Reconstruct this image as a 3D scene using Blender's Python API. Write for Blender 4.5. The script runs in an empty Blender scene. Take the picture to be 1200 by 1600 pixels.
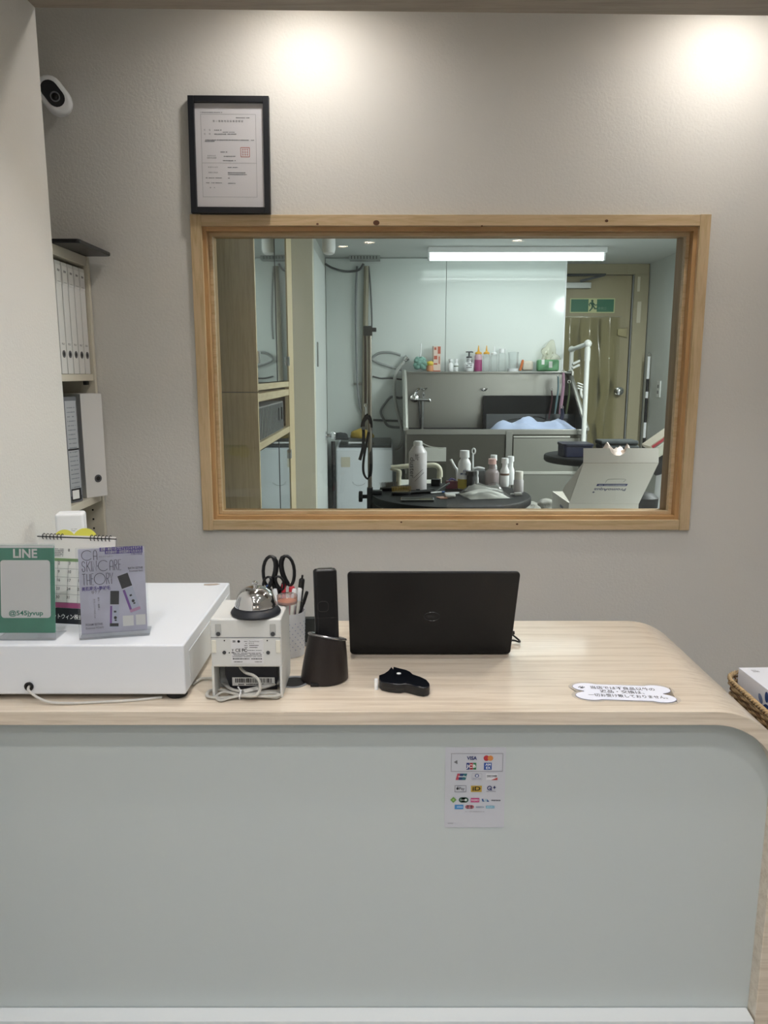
import bpy, bmesh, math, random
from mathutils import Vector, Matrix, Euler

# ---------------------------------------------------------------- camera, world, lights, exposure
C = bpy.context.scene.collection
S = bpy.context.scene
H, PITCH, FPX = 1.40, math.radians(10.2), 1200.0
cam_d = bpy.data.cameras.new('camera')
cam_d.sensor_fit = 'VERTICAL'; cam_d.sensor_height = 36.0; cam_d.lens = FPX/1600*36.0
cam_d.clip_start = 0.05
cam = bpy.data.objects.new('camera', cam_d); C.objects.link(cam)
cam.location = (0, 0, H); cam.rotation_euler = (math.pi/2-PITCH, 0, 0)
S.camera = cam
W = bpy.data.worlds.new('world'); S.world = W; W.use_nodes = True
W.node_tree.nodes['Background'].inputs[0].default_value = (0.62, 0.68, 0.72, 1)
W.node_tree.nodes['Background'].inputs[1].default_value = 0.3
S.view_settings.view_transform = 'Standard'; S.view_settings.look = 'None'
S.view_settings.gamma = 1.0; S.view_settings.use_curve_mapping = False
S.view_settings.exposure = 0.0
S.cycles.use_denoising = True
S.cycles.max_bounces = 8; S.cycles.transparent_max_bounces = 12
S.cycles.caustics_reflective = False; S.cycles.caustics_refractive = False
S.cycles.sample_clamp_indirect = 6.0

SHOP_WATT = 27.5      # one ceiling downlight on the customers' side
COUNTER_WATT = 8.0   # one downlight in the wooden soffit above the counter
WALL_WATT = 21.0      # one downlight in the slot above the window wall
ROOM_WATT = (4.0, 66.0)      # LED batten in view, then the added fill batten out of view
SHOP_COL = (0.985, 0.985, 1.0)
WALL_COL = (1.0, 0.985, 0.96)
ROOM_COL = (0.97, 1.0, 0.99)
# customers' side downlights (x, y) in the 2.55 m ceiling
SHOP_SPOTS = [(0.1, 1.02), (-0.45, 0.40), (0.75, 0.40), (-0.3, -0.45), (0.75, -0.45), (-0.4, -1.3), (0.8, -1.3), (-0.13, -2.08), (-0.37, -2.29), (1.16, -1.98)]
ROOM_BATTENS = [(0.895, 5.42, 0.0), (1.93, 3.55, math.pi/2)]  # second entry is an added fill light, outside the visible ceiling
SOFFIT = 2.2257
COUNTER_SPOTS = [(-0.25, 1.66), (0.70, 1.66)]
WALL_SPOTS = [(-0.22, 2.19), (0.99, 2.20)]
CEIL = 2.55

def lamp(name, kind, loc, power, color, rot=(0, 0, 0), **kw):
    d = bpy.data.lights.new(name, kind); d.energy = power; d.color = color
    for k, v in kw.items(): setattr(d, k, v)
    o = bpy.data.objects.new(name, d); C.objects.link(o); o.location = loc; o.rotation_euler = rot
    return o
for (x, y) in SHOP_SPOTS:
    lamp('shop_downlight_beam', 'SPOT', (x, y, CEIL-0.012), SHOP_WATT, SHOP_COL, spot_size=math.radians(140), spot_blend=0.7, shadow_soft_size=0.035)
for (x, y) in WALL_SPOTS:
    lamp('wall_downlight_beam', 'SPOT', (x, y, CEIL-0.012), WALL_WATT, WALL_COL, spot_size=math.radians(165), spot_blend=1.0, shadow_soft_size=0.05)
for (x, y) in COUNTER_SPOTS:
    lamp('counter_downlight_beam', 'SPOT', (x, y, SOFFIT-0.012), COUNTER_WATT, SHOP_COL, spot_size=math.radians(120), spot_blend=0.8, shadow_soft_size=0.035)
for (x, y, rz), watt in zip(ROOM_BATTENS, ROOM_WATT):
    lamp('batten_beam', 'AREA', (x, y, 2.135), watt, ROOM_COL, rot=(0, 0, rz), shape='RECTANGLE', size=1.2, size_y=0.05)

# ---------------------------------------------------------------- picture geometry: a pixel of the 1200x1600 frame at a real distance
_c, _s = math.cos(PITCH), math.sin(PITCH)
def ray(px, py):
    u, v = (px-600)/FPX, (py-800)/FPX
    return Vector((u, _c-v*_s, -_s-v*_c))
def at(px, py, Y):
    d = ray(px, py); return Vector((0, 0, H)) + d*(Y/d.y)
def onz(px, py, z):
    d = ray(px, py); return Vector((0, 0, H)) + d*((z-H)/d.z)
def onx(px, py, X):
    d = ray(px, py); return Vector((0, 0, H)) + d*(X/d.x)

# ---------------------------------------------------------------- materials
def lin(h):
    if not isinstance(h, str): return tuple(h)
    h = h.lstrip('#'); o = []
    for i in (0, 2, 4):
        c = int(h[i:i+2], 16)/255
        o.append(c/12.92 if c <= 0.04045 else ((c+0.055)/1.055)**2.4)
    return tuple(o)
MATS = {}
def mat(name, col='#808080', rough=0.5, metal=0.0, bump=None, var=None, spec=0.5, coat=0.0, emit=0.0, sheen=0.0, trans=0.0, sss=0.0):
    if name in MATS: return MATS[name]
    m = bpy.data.materials.new(name); m.use_nodes = True; MATS[name] = m
    nt = m.node_tree; b = nt.nodes['Principled BSDF']; L = nt.links.new
    c = lin(col)
    b.inputs['Base Color'].default_value = (*c, 1); b.inputs['Roughness'].default_value = rough
    b.inputs['Metallic'].default_value = metal; b.inputs['Specular IOR Level'].default_value = spec
    b.inputs['Coat Weight'].default_value = coat; b.inputs['Coat Roughness'].default_value = 0.12
    b.inputs['Sheen Weight'].default_value = sheen
    b.inputs['Transmission Weight'].default_value = trans
    if emit:
        b.inputs['Emission Color'].default_value = (*c, 1); b.inputs['Emission Strength'].default_value = emit
    tc = None
    if bump or var:
        tc = nt.nodes.new('ShaderNodeTexCoord')
    if var:   # (scale, amount, (sx,sy,sz))
        sc, am, st = var
        mp = nt.nodes.new('ShaderNodeMapping'); mp.inputs['Scale'].default_value = st
        n = nt.nodes.new('ShaderNodeTexNoise'); n.inputs['Scale'].default_value = sc; n.inputs['Detail'].default_value = 6
        r = nt.nodes.new('ShaderNodeMix'); r.data_type = 'RGBA'
        r.inputs[6].default_value = (*[x*(1-am) for x in c], 1); r.inputs[7].default_value = (*[min(1, x*(1+am)) for x in c], 1)
        rp = nt.nodes.new('ShaderNodeMapRange'); rp.inputs[1].default_value = 0.3; rp.inputs[2].default_value = 0.7
        L(tc.outputs['Object'], mp.inputs[0]); L(mp.outputs[0], n.inputs['Vector']); L(n.outputs[0], rp.inputs[0])
        L(rp.outputs[0], r.inputs[0]); L(r.outputs[2], b.inputs['Base Color'])
    if bump:  # (scale, strength)
        n = nt.nodes.new('ShaderNodeTexNoise'); n.inputs['Scale'].default_value = bump[0]; n.inputs['Detail'].default_value = 4
        bp = nt.nodes.new('ShaderNodeBump'); bp.inputs['Strength'].default_value = bump[1]; bp.inputs['Distance'].default_value = 0.004
        L(tc.outputs['Object'], n.inputs['Vector']); L(n.outputs[0], bp.inputs['Height']); L(bp.outputs[0], b.inputs['Normal'])
    return m
def wood(name, light, dark, stretch, rough=0.4, spec=0.5, scale=1.0, coat=0.0, amount=1.0):
    if name in MATS: return MATS[name]
    m = bpy.data.materials.new(name); m.use_nodes = True; MATS[name] = m
    nt = m.node_tree; b = nt.nodes['Principled BSDF']; L = nt.links.new
    tc = nt.nodes.new('ShaderNodeTexCoord'); mp = nt.nodes.new('ShaderNodeMapping'); mp.inputs['Scale'].default_value = stretch
    n1 = nt.nodes.new('ShaderNodeTexNoise'); n1.inputs['Scale'].default_value = 9*scale; n1.inputs['Detail'].default_value = 8; n1.inputs['Roughness'].default_value = 0.6
    n1.inputs['Distortion'].default_value = 0.6
    n2 = nt.nodes.new('ShaderNodeTexNoise'); n2.inputs['Scale'].default_value = 45*scale; n2.inputs['Detail'].default_value = 3
    ad = nt.nodes.new('ShaderNodeMath'); ad.operation = 'MULTIPLY_ADD'; ad.inputs[1].default_value = 0.35
    r = nt.nodes.new('ShaderNodeValToRGB')
    r.color_ramp.elements[0].position = 0.42; r.color_ramp.elements[0].color = (*lin(dark), 1)
    r.color_ramp.elements[1].position = 0.75; r.color_ramp.elements[1].color = (*lin(light), 1)
    L(tc.outputs['Object'], mp.inputs[0]); L(mp.outputs[0], n1.inputs['Vector']); L(mp.outputs[0], n2.inputs['Vector'])
    L(n2.outputs[0], ad.inputs[0]); L(n1.outputs[0], ad.inputs[2]); L(ad.outputs[0], r.inputs[0]); L(r.outputs[0], b.inputs['Base Color'])
    b.inputs['Roughness'].default_value = rough; b.inputs['Specular IOR Level'].default_value = spec
    b.inputs['Coat Weight'].default_value = coat; b.inputs['Coat Roughness'].default_value = 0.08
    bp = nt.nodes.new('ShaderNodeBump'); bp.inputs['Strength'].default_value = 0.05; bp.inputs['Distance'].default_value = 0.002
    L(n1.outputs[0], bp.inputs['Height']); L(bp.outputs[0], b.inputs['Normal'])
    return m
def clear(name, tint='#ffffff', body=0.1, col='#ffffff', rough=0.05, ior=1.45, refl=1.0):
    """thin clear plastic or glass: see-through, Fresnel gloss, a little body colour"""
    if name in MATS: return MATS[name]
    m = bpy.data.materials.new(name); m.use_nodes = True; MATS[name] = m
    nt = m.node_tree; L = nt.links.new; nt.nodes.remove(nt.nodes['Principled BSDF'])
    out = nt.nodes['Material Output']
    t = nt.nodes.new('ShaderNodeBsdfTransparent'); t.inputs[0].default_value = (*lin(tint), 1)
    d = nt.nodes.new('ShaderNodeBsdfDiffuse'); d.inputs[0].default_value = (*lin(col), 1)
    g = nt.nodes.new('ShaderNodeBsdfGlossy'); g.inputs[1].default_value = rough
    m1 = nt.nodes.new('ShaderNodeMixShader'); m1.inputs[0].default_value = body
    m2 = nt.nodes.new('ShaderNodeMixShader'); fr = nt.nodes.new('ShaderNodeFresnel'); fr.inputs[0].default_value = ior
    mu = nt.nodes.new('ShaderNodeMath'); mu.operation = 'MULTIPLY'; mu.inputs[1].default_value = refl
    L(t.outputs[0], m1.inputs[1]); L(d.outputs[0], m1.inputs[2]); L(m1.outputs[0], m2.inputs[1]); L(g.outputs[0], m2.inputs[2])
    L(fr.outputs[0], mu.inputs[0]); L(mu.outputs[0], m2.inputs[0]); L(m2.outputs[0], out.inputs[0])
    return m

# ---------------------------------------------------------------- mesh helpers
class B:
    """collects shapes in one bmesh; build() links it as ONE mesh object"""
    def __init__(s): s.bm = bmesh.new(); s.wn = False
    def _tx(s, vs, mtx):
        if mtx is not None: bmesh.ops.transform(s.bm, matrix=mtx, verts=vs)
    def box(s, c, d, bev=0.0, seg=2, rot=None):
        m = Matrix.Translation(Vector(c)) @ (Euler(rot).to_matrix().to_4x4() if rot else Matrix()) @ Matrix.Diagonal((*d, 1))
        r = bmesh.ops.create_cube(s.bm, size=1.0, matrix=m)
        if bev > 0:
            s.wn = True
            es = list({e for v in r['verts'] for e in v.link_edges})
            bmesh.ops.bevel(s.bm, geom=es, offset=bev, segments=seg, affect='EDGES', profile=0.5)
        return s
    def lo(s, a, b, bev=0.0, seg=2):
        return s.box([(a[i]+b[i])/2 for i in range(3)], [abs(b[i]-a[i]) for i in range(3)], bev, seg)
    def prism(s, pts, z0, z1, mtx=None, bev=0.0, seg=2):
        """polygon in xy extruded from z0 to z1"""
        n = len(pts)
        a = [s.bm.verts.new((p[0], p[1], z0)) for p in pts]; b = [s.bm.verts.new((p[0], p[1], z1)) for p in pts]
        fs = [s.bm.faces.new(a[::-1]), s.bm.faces.new(b)]
        for i in range(n): fs.append(s.bm.faces.new((a[i], a[(i+1) % n], b[(i+1) % n], b[i])))
        bmesh.ops.recalc_face_normals(s.bm, faces=fs)
        vs = a+b
        if bev > 0:
            s.wn = True
            es = list({e for f in fs[:2] for e in f.edges})
            r = bmesh.ops.bevel(s.bm, geom=es, offset=bev, segments=seg, affect='EDGES', profile=0.5)
            vs = list({v for v in vs if v.is_valid} | set(r['verts']))
        s._tx(vs, mtx); return s
    def lathe(s, prof, seg=24, mtx=None, sx=1.0, sy=1.0):
        rings = []; vs = []
        for (r, z) in prof:
            if r < 1e-6: v = s.bm.verts.new((0, 0, z)); rings.append([v]); vs.append(v)
            else:
                rg = [s.bm.verts.new((sx*r*math.cos(2*math.pi*i/seg), sy*r*math.sin(2*math.pi*i/seg), z)) for i in range(seg)]
                rings.append(rg); vs += rg
        fs = []
        for a, b in zip(rings, rings[1:]):
            if len(a) == 1 and len(b) == 1: continue
            for i in range(seg):
                j = (i+1) % seg
                if len(a) == 1: fs.append(s.bm.faces.new((a[0], b[j], b[i])))
                elif len(b) == 1: fs.append(s.bm.faces.new((a[i], a[j], b[0])))
                else: fs.append(s.bm.faces.new((a[i], a[j], b[j], b[i])))
        if len(rings[0]) > 1 and prof[0] != prof[-1]: fs.append(s.bm.faces.new(rings[0][::-1]))
        if len(rings[-1]) > 1 and prof[0] != prof[-1]: fs.append(s.bm.faces.new(rings[-1]))
        bmesh.ops.recalc_face_normals(s.bm, faces=fs)
        s._tx(vs, mtx); return s
    def tube(s, pts, r, seg=8, smooth=0, closed=False, flat=1.0, cap=True):
        P = [Vector(p) for p in pts]
        if smooth: P = spline(P, smooth, closed)
        n = len(P); rings = []; up = None
        for i in range(n):
            if closed: t = P[(i+1) % n]-P[i-1]
            else: t = P[min(i+1, n-1)]-P[max(i-1, 0)]
            if t.length < 1e-9: t = Vector((0, 0, 1))
            t.normalize()
            if up is None: up = Vector((0, 0, 1)) if abs(t.z) < 0.9 else Vector((1, 0, 0))
            a = (up-t*up.dot(t))
            if a.length < 1e-6: a = t.orthogonal()
            a.normalize(); b = t.cross(a); up = a
            rr = r
            if isinstance(r, (list, tuple)):
                f = i/max(1, n-1)*(len(r)-1); k0 = min(int(f), len(r)-2) if len(r) > 1 else 0
                rr = r[i] if len(r) == n else r[k0]+(r[k0+1]-r[k0])*(f-k0)
            rings.append([s.bm.verts.new(P[i]+(a*math.cos(2*math.pi*k/seg)*flat+b*math.sin(2*math.pi*k/seg))*rr) for k in range(seg)])
        fs = []
        for i in range(n if closed else n-1):
            A, Bq = rings[i], rings[(i+1) % n]
            for k in range(seg):
                fs.append(s.bm.faces.new((A[k], A[(k+1) % seg], Bq[(k+1) % seg], Bq[k])))
        if not closed and cap:
            fs.append(s.bm.faces.new(rings[0][::-1])); fs.append(s.bm.faces.new(rings[-1]))
        bmesh.ops.recalc_face_normals(s.bm, faces=fs)
        return s
    def ball(s, c, r, sc=(1, 1, 1), sub=2, rot=None):
        m = Matrix.Translation(Vector(c)) @ (Euler(rot).to_matrix().to_4x4() if rot else Matrix()) @ Matrix.Diagonal((sc[0]*r, sc[1]*r, sc[2]*r, 1))
        bmesh.ops.create_icosphere(s.bm, subdivisions=sub, radius=1.0, matrix=m); return s
    def quad(s, pts):
        s.bm.faces.new([s.bm.verts.new(Vector(p)) for p in pts]); return s
    def mesh(s, name, smooth=True, ang=40):
        me = bpy.data.meshes.new(name); s.bm.normal_update(); s.bm.to_mesh(me); s.bm.free()
        if smooth:
            for p in me.polygons: p.use_smooth = True
            try: me.set_sharp_from_angle(angle=math.radians(ang))
            except Exception: pass
        return me
    def build(s, name, m, parent=None, loc=(0, 0, 0), rot=(0, 0, 0), smooth=True, ang=40):
        o = link(name, s.mesh(name, smooth, ang), m, parent, loc, rot)
        if s.wn and smooth:
            w = o.modifiers.new('even_shading', 'WEIGHTED_NORMAL'); w.keep_sharp = True; w.weight = 100
        return o
def spline(P, k, closed=False):
    n = len(P); out = []
    for i in range(n if closed else n-1):
        p0 = P[(i-1) % n] if closed else P[max(i-1, 0)]; p1 = P[i]; p2 = P[(i+1) % n]
        p3 = P[(i+2) % n] if closed else P[min(i+2, n-1)]
        for j in range(k):
            t = j/k
            out.append(0.5*((2*p1)+(p2-p0)*t+(2*p0-5*p1+4*p2-p3)*t*t+(3*p1-p0-3*p2+p3)*t**3))
    if not closed: out.append(P[-1])
    return out
def link(name, me, m, parent=None, loc=(0, 0, 0), rot=(0, 0, 0)):
    o = bpy.data.objects.new(name, me); C.objects.link(o)
    if m is not None and not me.materials: me.materials.append(m)
    o.parent = parent; o.location = loc; o.rotation_euler = rot
    return o
def thing(name, label, cat, loc=(0, 0, 0), rot=(0, 0, 0), group=None):
    o = bpy.data.objects.new(name, None); C.objects.link(o); o.empty_display_size = 0.05
    o.location = loc; o.rotation_euler = rot if isinstance(rot, (tuple, list)) else (0, 0, rot)
    return tag(o, label, cat, group)
def tag(o, label, cat, group=None):
    o['label'] = label; o['category'] = cat
    if group: o['group'] = group
    return o
def struct(o): o['kind'] = 'structure'; return o
def copy_tree(o, parent=None):
    c = o.copy(); C.objects.link(c); c.parent = parent
    for ch in list(o.children): copy_tree(ch, c)
    return c
def rrect(w, h, r, n=5, cx=0, cy=0):
    out = []
    for (sx, sy, a0) in ((1, 1, 0), (-1, 1, 90), (-1, -1, 180), (1, -1, 270)):
        for i in range(n+1):
            a = math.radians(a0+90*i/n)
            out.append((cx+sx*(w/2-r)+r*math.cos(a), cy+sy*(h/2-r)+r*math.sin(a)))
    return out
def circ(r, n=24, cx=0, cy=0, ry=None):
    ry = ry or r
    return [(cx+r*math.cos(2*math.pi*i/n), cy+ry*math.sin(2*math.pi*i/n)) for i in range(n)]
UP = (math.pi/2, 0, 0)          # turns a flat xy print so that it faces -y, towards the customers
def text(parent, body, size, loc, m, rot=UP, align='CENTER', width=None, bold=0.0, name='lettering', spacing=1.0, sx=1.0, flip=False, line=1.0):
    cu = bpy.data.curves.new('t', 'FONT'); cu.body = body; cu.size = 1.0; cu.align_x = align; cu.align_y = 'CENTER'
    cu.space_character = spacing; cu.offset = bold; cu.resolution_u = 3; cu.space_line = line
    o = bpy.data.objects.new('t', cu); C.objects.link(o)
    dg = bpy.context.evaluated_depsgraph_get()
    me = bpy.data.meshes.new_from_object(o.evaluated_get(dg))
    bpy.data.objects.remove(o); bpy.data.curves.remove(cu)
    me.materials.clear()
    xs = [v.co.x for v in me.vertices] or [0, 1]
    if width: size_x = width/(max(xs)-min(xs))
    else: size_x = size*sx
    me.transform(Matrix.Diagonal((size_x, size, 1, 1)))
    if flip: me.transform(Matrix.Rotation(math.pi, 4, 'Z'))
    me.name = name
    return link(name, me, m, parent, loc, rot)
def decal(parent, name, polys, m, y, rot=UP):
    """flat print: list of xy polygons, facing -y of the parent at depth y"""
    b = B()
    for p in polys: b.bm.faces.new([b.bm.verts.new((q[0], q[1], 0)) for q in p])
    return b.build(name, m, parent, (0, y, 0), rot, smooth=False)
def rc(x, y, w, h): return [(x-w/2, y-h/2), (x+w/2, y-h/2), (x+w/2, y+h/2), (x-w/2, y+h/2)]
def bars(parent, name, rows, m, y, rot=UP, seed=1, gap=0.25):
    """rows of print too small to read: (x0, x1, y, height)"""
    rnd = random.Random(seed); ps = []
    for (x0, x1, yy, h) in rows:
        x = x0
        while x < x1:
            w = min(h*rnd.uniform(0.6, 1.1), x1-x)
            if rnd.random() > 0.08: ps.append(rc(x+w/2, yy, w, h*rnd.uniform(0.6, 1)))
            x += w+h*gap
    o = decal(parent, name, ps, m, y, rot); o['kind'] = 'stuff'
    return o

# ---------------------------------------------------------------- common materials
M_wall = mat('wall_paper', '#d9d7d2', 0.85, bump=(150, 0.22), spec=0.2)
M_white = mat('white_plastic', '#eceef0', 0.35)
M_whitep = mat('white_paper', '#f2f2f0', 0.7)
M_black = mat('black_plastic', '#101013', 0.35)
M_blackm = mat('matte_black', '#0c0c0e', 0.6)
M_rubber = mat('black_rubber', '#0b0c0f', 0.7)
M_ink = mat('black_ink', '#1c1c20', 0.7)
M_greyink = mat('grey_ink', '#77787c', 0.7)
M_chrome = mat('chrome', '#dfe0e2', 0.08, 1.0)
M_steel = mat('brushed_steel', '#9a9a96', 0.33, 0.95)
M_counter = wood('ash_laminate', '#ded2c1', '#c1b19c', (0.35, 9, 9), rough=0.28, coat=0.25)
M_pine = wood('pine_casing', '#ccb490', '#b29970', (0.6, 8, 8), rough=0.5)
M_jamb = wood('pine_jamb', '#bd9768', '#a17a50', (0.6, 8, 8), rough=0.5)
M_pinev = wood('pine_casing_upright', '#ccb490', '#b29970', (8, 8, 0.6), rough=0.5)
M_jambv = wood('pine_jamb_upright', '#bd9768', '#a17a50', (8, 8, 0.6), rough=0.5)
M_soffit = wood('soffit_wood', '#9b8f80', '#82776a', (0.5, 7, 7), rough=0.5)
M_cab = wood('pale_cabinet_wood', '#dccaa4', '#c8b38a', (10, 10, 0.5), rough=0.45)
M_shelf = mat('shelf_board', '#d3cdbd', 0.5)
M_glass = clear('window_glass', '#f4faf8', 0.0, rough=0.0, ior=1.5, refl=1.5)
M_acryl = clear('clear_acrylic', '#fcfdfe', 0.02, rough=0.04, refl=0.6)
M_backwall = mat('grooming_room_wall', '#c9cdc9', 0.7, bump=(120, 0.15))
M_panelw = mat('glossy_wall_panel', '#dfe6e4', 0.10, spec=0.5)
LID = 24.0
# ---------------------------------------------------------------- the setting: shop side
YW = 2.45                       # face of the window wall
Z0, Z1 = 0.901, 1.8735          # casing bottom and top
X0, X1 = -0.586, 0.988
b = B()
cw = 0.033
hx0, hx1, hz0, hz1 = X0+cw-0.004, X1-cw+0.004, Z0+cw-0.004, Z1-cw+0.004
b.lo((-1.36, YW, 0), (hx0, YW+0.12, CEIL)).lo((hx1, YW, 0), (2.6, YW+0.12, CEIL))
b.lo((hx0, YW, 0), (hx1, YW+0.12, hz0)).lo((hx0, YW, hz1), (hx1, YW+0.12, CEIL))
struct(b.build('wall_back', M_wall, smooth=False))
struct(B().lo((-1.36, -3.5, 0), (-0.80, 1.936, CEIL)).build('wall_left', M_wall, smooth=False))
struct(B().lo((-1.36, 1.936, 0), (-1.30, YW, CEIL)).build('wall_recess', M_wall, smooth=False))
struct(B().lo((2.6, -3.5, 0), (2.7, YW+0.12, CEIL)).build('wall_right', M_wall, smooth=False))
struct(B().lo((-1.36, -3.6, 0), (2.7, -3.5, CEIL)).build('wall_front', mat('warm_wall', '#b0aca4', 0.8), smooth=False))
struct(B().lo((-1.36, -3.6, -0.1), (2.7, 6.3, 0)).build('floor', mat('floor_vinyl', '#b4b4b2', 0.4, var=(3, 0.06, (1, 8, 1))), smooth=False))
struct(B().lo((-1.36, -3.6, CEIL), (2.7, YW+0.12, CEIL+0.1)).build('ceiling', mat('ceiling_white', '#dcdad4', 0.9), smooth=False))
struct(B().prism([(-0.80, 1.35), (2.6, 1.35), (2.6, 2.017), (-0.80, 1.936)], SOFFIT, CEIL).build('trim_1', M_soffit, smooth=False))

# ceiling downlights: ring and glowing lens
def downlight(x, y, col, label, cat='downlight', group=None, r=0.05, z=None):
    t = thing('downlight', label, cat, (x, y, (z or CEIL)-0.012), group=group)
    B().lathe([(r, 0.012), (r*1.25, 0.012), (r*1.25, 0.006), (r*1.05, 0.0), (r, 0.004), (r, 0.012)]).build('ring', M_white, t)
    B().lathe([(0, 0.010), (r, 0.010)]).build('lens', mat('lens_'+cat, col, emit=12.0), t)
for i, (x, y) in enumerate(SHOP_SPOTS):
    downlight(x, y, '#fff6e8', 'round recessed downlight in the ceiling on the customers side', group='ceiling downlights above the customers')
for i, (x, y) in enumerate(WALL_SPOTS):
    downlight(x, y, '#fff0d8', ['round downlight washing the wall above the framed certificate', 'round downlight washing the wall above the right end of the window'][i], group='downlights over the window wall', r=0.04)

for i, (x, y) in enumerate(COUNTER_SPOTS):
    downlight(x, y, '#fff6e8', ['round downlight in the wooden soffit above the service bell', 'round downlight in the wooden soffit above the bone notice'][i], group='downlights in the soffit', r=0.04, z=SOFFIT)

# the window between shop and grooming room
win = bpy.data.objects.new('window_1', None); C.objects.link(win); struct(win)
yc = YW-0.013
B().lo((X0, yc, Z0), (X0+cw, YW+0.02, Z1), 0.0015).build('casing_board', M_pinev, win)
B().lo((X1-cw, yc, Z0), (X1, YW+0.02, Z1), 0.0015).build('casing_board', M_pinev, win)
B().lo((X0+cw, yc+0.001, Z1-cw), (X1-cw, YW+0.02, Z1-0.001), 0.0015).build('casing_board', M_pine, win)
B().lo((X0+cw, yc+0.001, Z0+0.001), (X1-cw, YW+0.02, Z0+cw), 0.0015).build('casing_board', M_pine, win)
jx0, jx1, jz0, jz1 = X0+cw, X1-cw, Z0+cw, Z1-cw
jt = 0.012
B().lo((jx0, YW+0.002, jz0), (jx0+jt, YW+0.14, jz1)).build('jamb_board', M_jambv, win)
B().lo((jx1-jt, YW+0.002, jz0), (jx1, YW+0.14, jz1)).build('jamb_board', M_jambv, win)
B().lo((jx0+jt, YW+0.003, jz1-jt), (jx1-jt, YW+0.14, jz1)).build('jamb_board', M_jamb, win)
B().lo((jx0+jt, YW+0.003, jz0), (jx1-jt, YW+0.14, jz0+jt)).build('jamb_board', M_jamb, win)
gx0, gx1, gz0, gz1 = jx0+jt, jx1-jt, jz0+jt, jz1-jt
st = 0.011
for nm, a, c in (('glazing_bead', (gx0, YW+0.03, gz0), (gx0+st, YW+0.052, gz1)), ('glazing_bead', (gx1-st, YW+0.03, gz0), (gx1, YW+0.052, gz1)),
                 ('glazing_bead', (gx0+st, YW+0.03, gz0), (gx1-st, YW+0.052, gz0+st)), ('glazing_bead', (gx0+st, YW+0.03, gz1-st), (gx1-st, YW+0.052, gz1))):
    B().lo(a, c, 0.001).build(nm, M_pine, win)
B().quad([(gx0, YW+0.056, gz0), (gx1, YW+0.056, gz0), (gx1, YW+0.056, gz1), (gx0, YW+0.056, gz1)]).build('pane', M_glass, win, smooth=False)
mk = mat('knot_brown', '#5c3820', 0.6)
for (px, py, r) in ((588, 348, 0.0075), (496, 350, 0.003), (753, 353, 0.0025), (948, 345, 0.004), (627, 816, 0.0025), (808, 819, 0.003)):
    p = at(px, py, yc)
    B().lathe([(0, 0), (r, 0), (r*0.95, 0.0004)], 14, sx=1.3).build('knot', mk, win, (p.x, yc+0.0008, p.z), UP)

# ---------------------------------------------------------------- framed certificate standing on the casing
t = thing('framed_certificate', 'black framed certificate with red seal standing on the window casing', 'frame', (-0.459, YW-0.0185, Z1+0.0005), (0, 0, 0))
fw, fh, fb = 0.238, 0.328, 0.0175
fr = t
t.rotation_euler = (math.radians(-1.0), math.radians(0.35), 0)
Mf = mat('frame_black', '#15181f', 0.45)
for a, c in (((-fw/2, -0.009, 0), (-fw/2+fb, 0.009, fh)), ((fw/2-fb, -0.009, 0), (fw/2, 0.009, fh)), ((-fw/2+fb, -0.009, 0), (fw/2-fb, 0.009, fb)), ((-fw/2+fb, -0.009, fh-fb), (fw/2-fb, 0.009, fh))):
    B().lo(a, c, 0.001).build('frame_rail', Mf, t)
sh = B().lo((-fw/2+fb, 0.003, fb), (fw/2-fb, 0.006, fh-fb)).build('paper', mat('certificate_paper', '#e9e7ea', 0.75), t)
B().quad([(-fw/2+fb, -0.002, fb), (fw/2-fb, -0.002, fb), (fw/2-fb, -0.002, fh-fb), (-fw/2+fb, -0.002, fh-fb)]).build('glazing', clear('picture_glazing', '#ffffff', 0.0, rough=0.05, refl=0.3), t, smooth=False)
y = 0.0025
def frame_lines(x0, x1, z0, z1, w): return [rc((x0+x1)/2, z0, x1-x0, w), rc((x0+x1)/2, z1, x1-x0, w), rc(x0, (z0+z1)/2, w, z1-z0), rc(x1, (z0+z1)/2, w, z1-z0)]
decal(sh, 'ruled_border', frame_lines(-0.084, 0.078, 0.048, 0.280, 0.0006)+[rc(-0.003, 0.144, 0.162, 0.0006)], M_greyink, y)
text(sh, '第 一 種 動 物 取 扱 業 登 録 証', 0.0065, (-0.004, y, 0.2605), M_greyink, width=0.09)
text(sh, '氏　　名', 0.005, (-0.066, y, 0.236), M_greyink); text(sh, '住　　所', 0.005, (-0.066, y, 0.225), M_greyink)
text(sh, '登 録 年 月 日', 0.004, (-0.055, y, 0.164), M_greyink); text(sh, '登録の有効期間', 0.004, (-0.055, y, 0.158), M_greyink)
text(sh, '事 業 所 の 名 称', 0.004, (-0.052, y, 0.132), M_greyink); text(sh, '事業所の所在地', 0.004, (-0.052, y, 0.117), M_greyink)
text(sh, '備　　考', 0.004, (-0.055, y, 0.074), M_greyink)
bars(sh, 'small_print', [(-0.085, -0.02, 0.285, 0.0022), (0.02, 0.06, 0.2705, 0.003), (-0.045, -0.024, 0.236, 0.003), (-0.02, 0.015, 0.2305, 0.002), (-0.045, 0.02, 0.225, 0.0028),
     (-0.072, 0.072, 0.2085, 0.0026), (-0.074, -0.045, 0.205, 0.0026), (-0.028, -0.008, 0.175, 0.003), (-0.022, 0.016, 0.163, 0.0028), (-0.022, 0.016, 0.151, 0.0028),
     (-0.008, 0.022, 0.132, 0.0024), (-0.008, 0.048, 0.117, 0.0034), (-0.008, 0.048, 0.112, 0.0028), (-0.074, -0.026, 0.102, 0.0024), (-0.008, -0.002, 0.1015, 0.003), (-0.074, -0.026, 0.088, 0.0024), (-0.008, 0.014, 0.087, 0.0022)], M_greyink, y, seed=4)
Mred = mat('seal_red', '#c9736f', 0.7)
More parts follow.
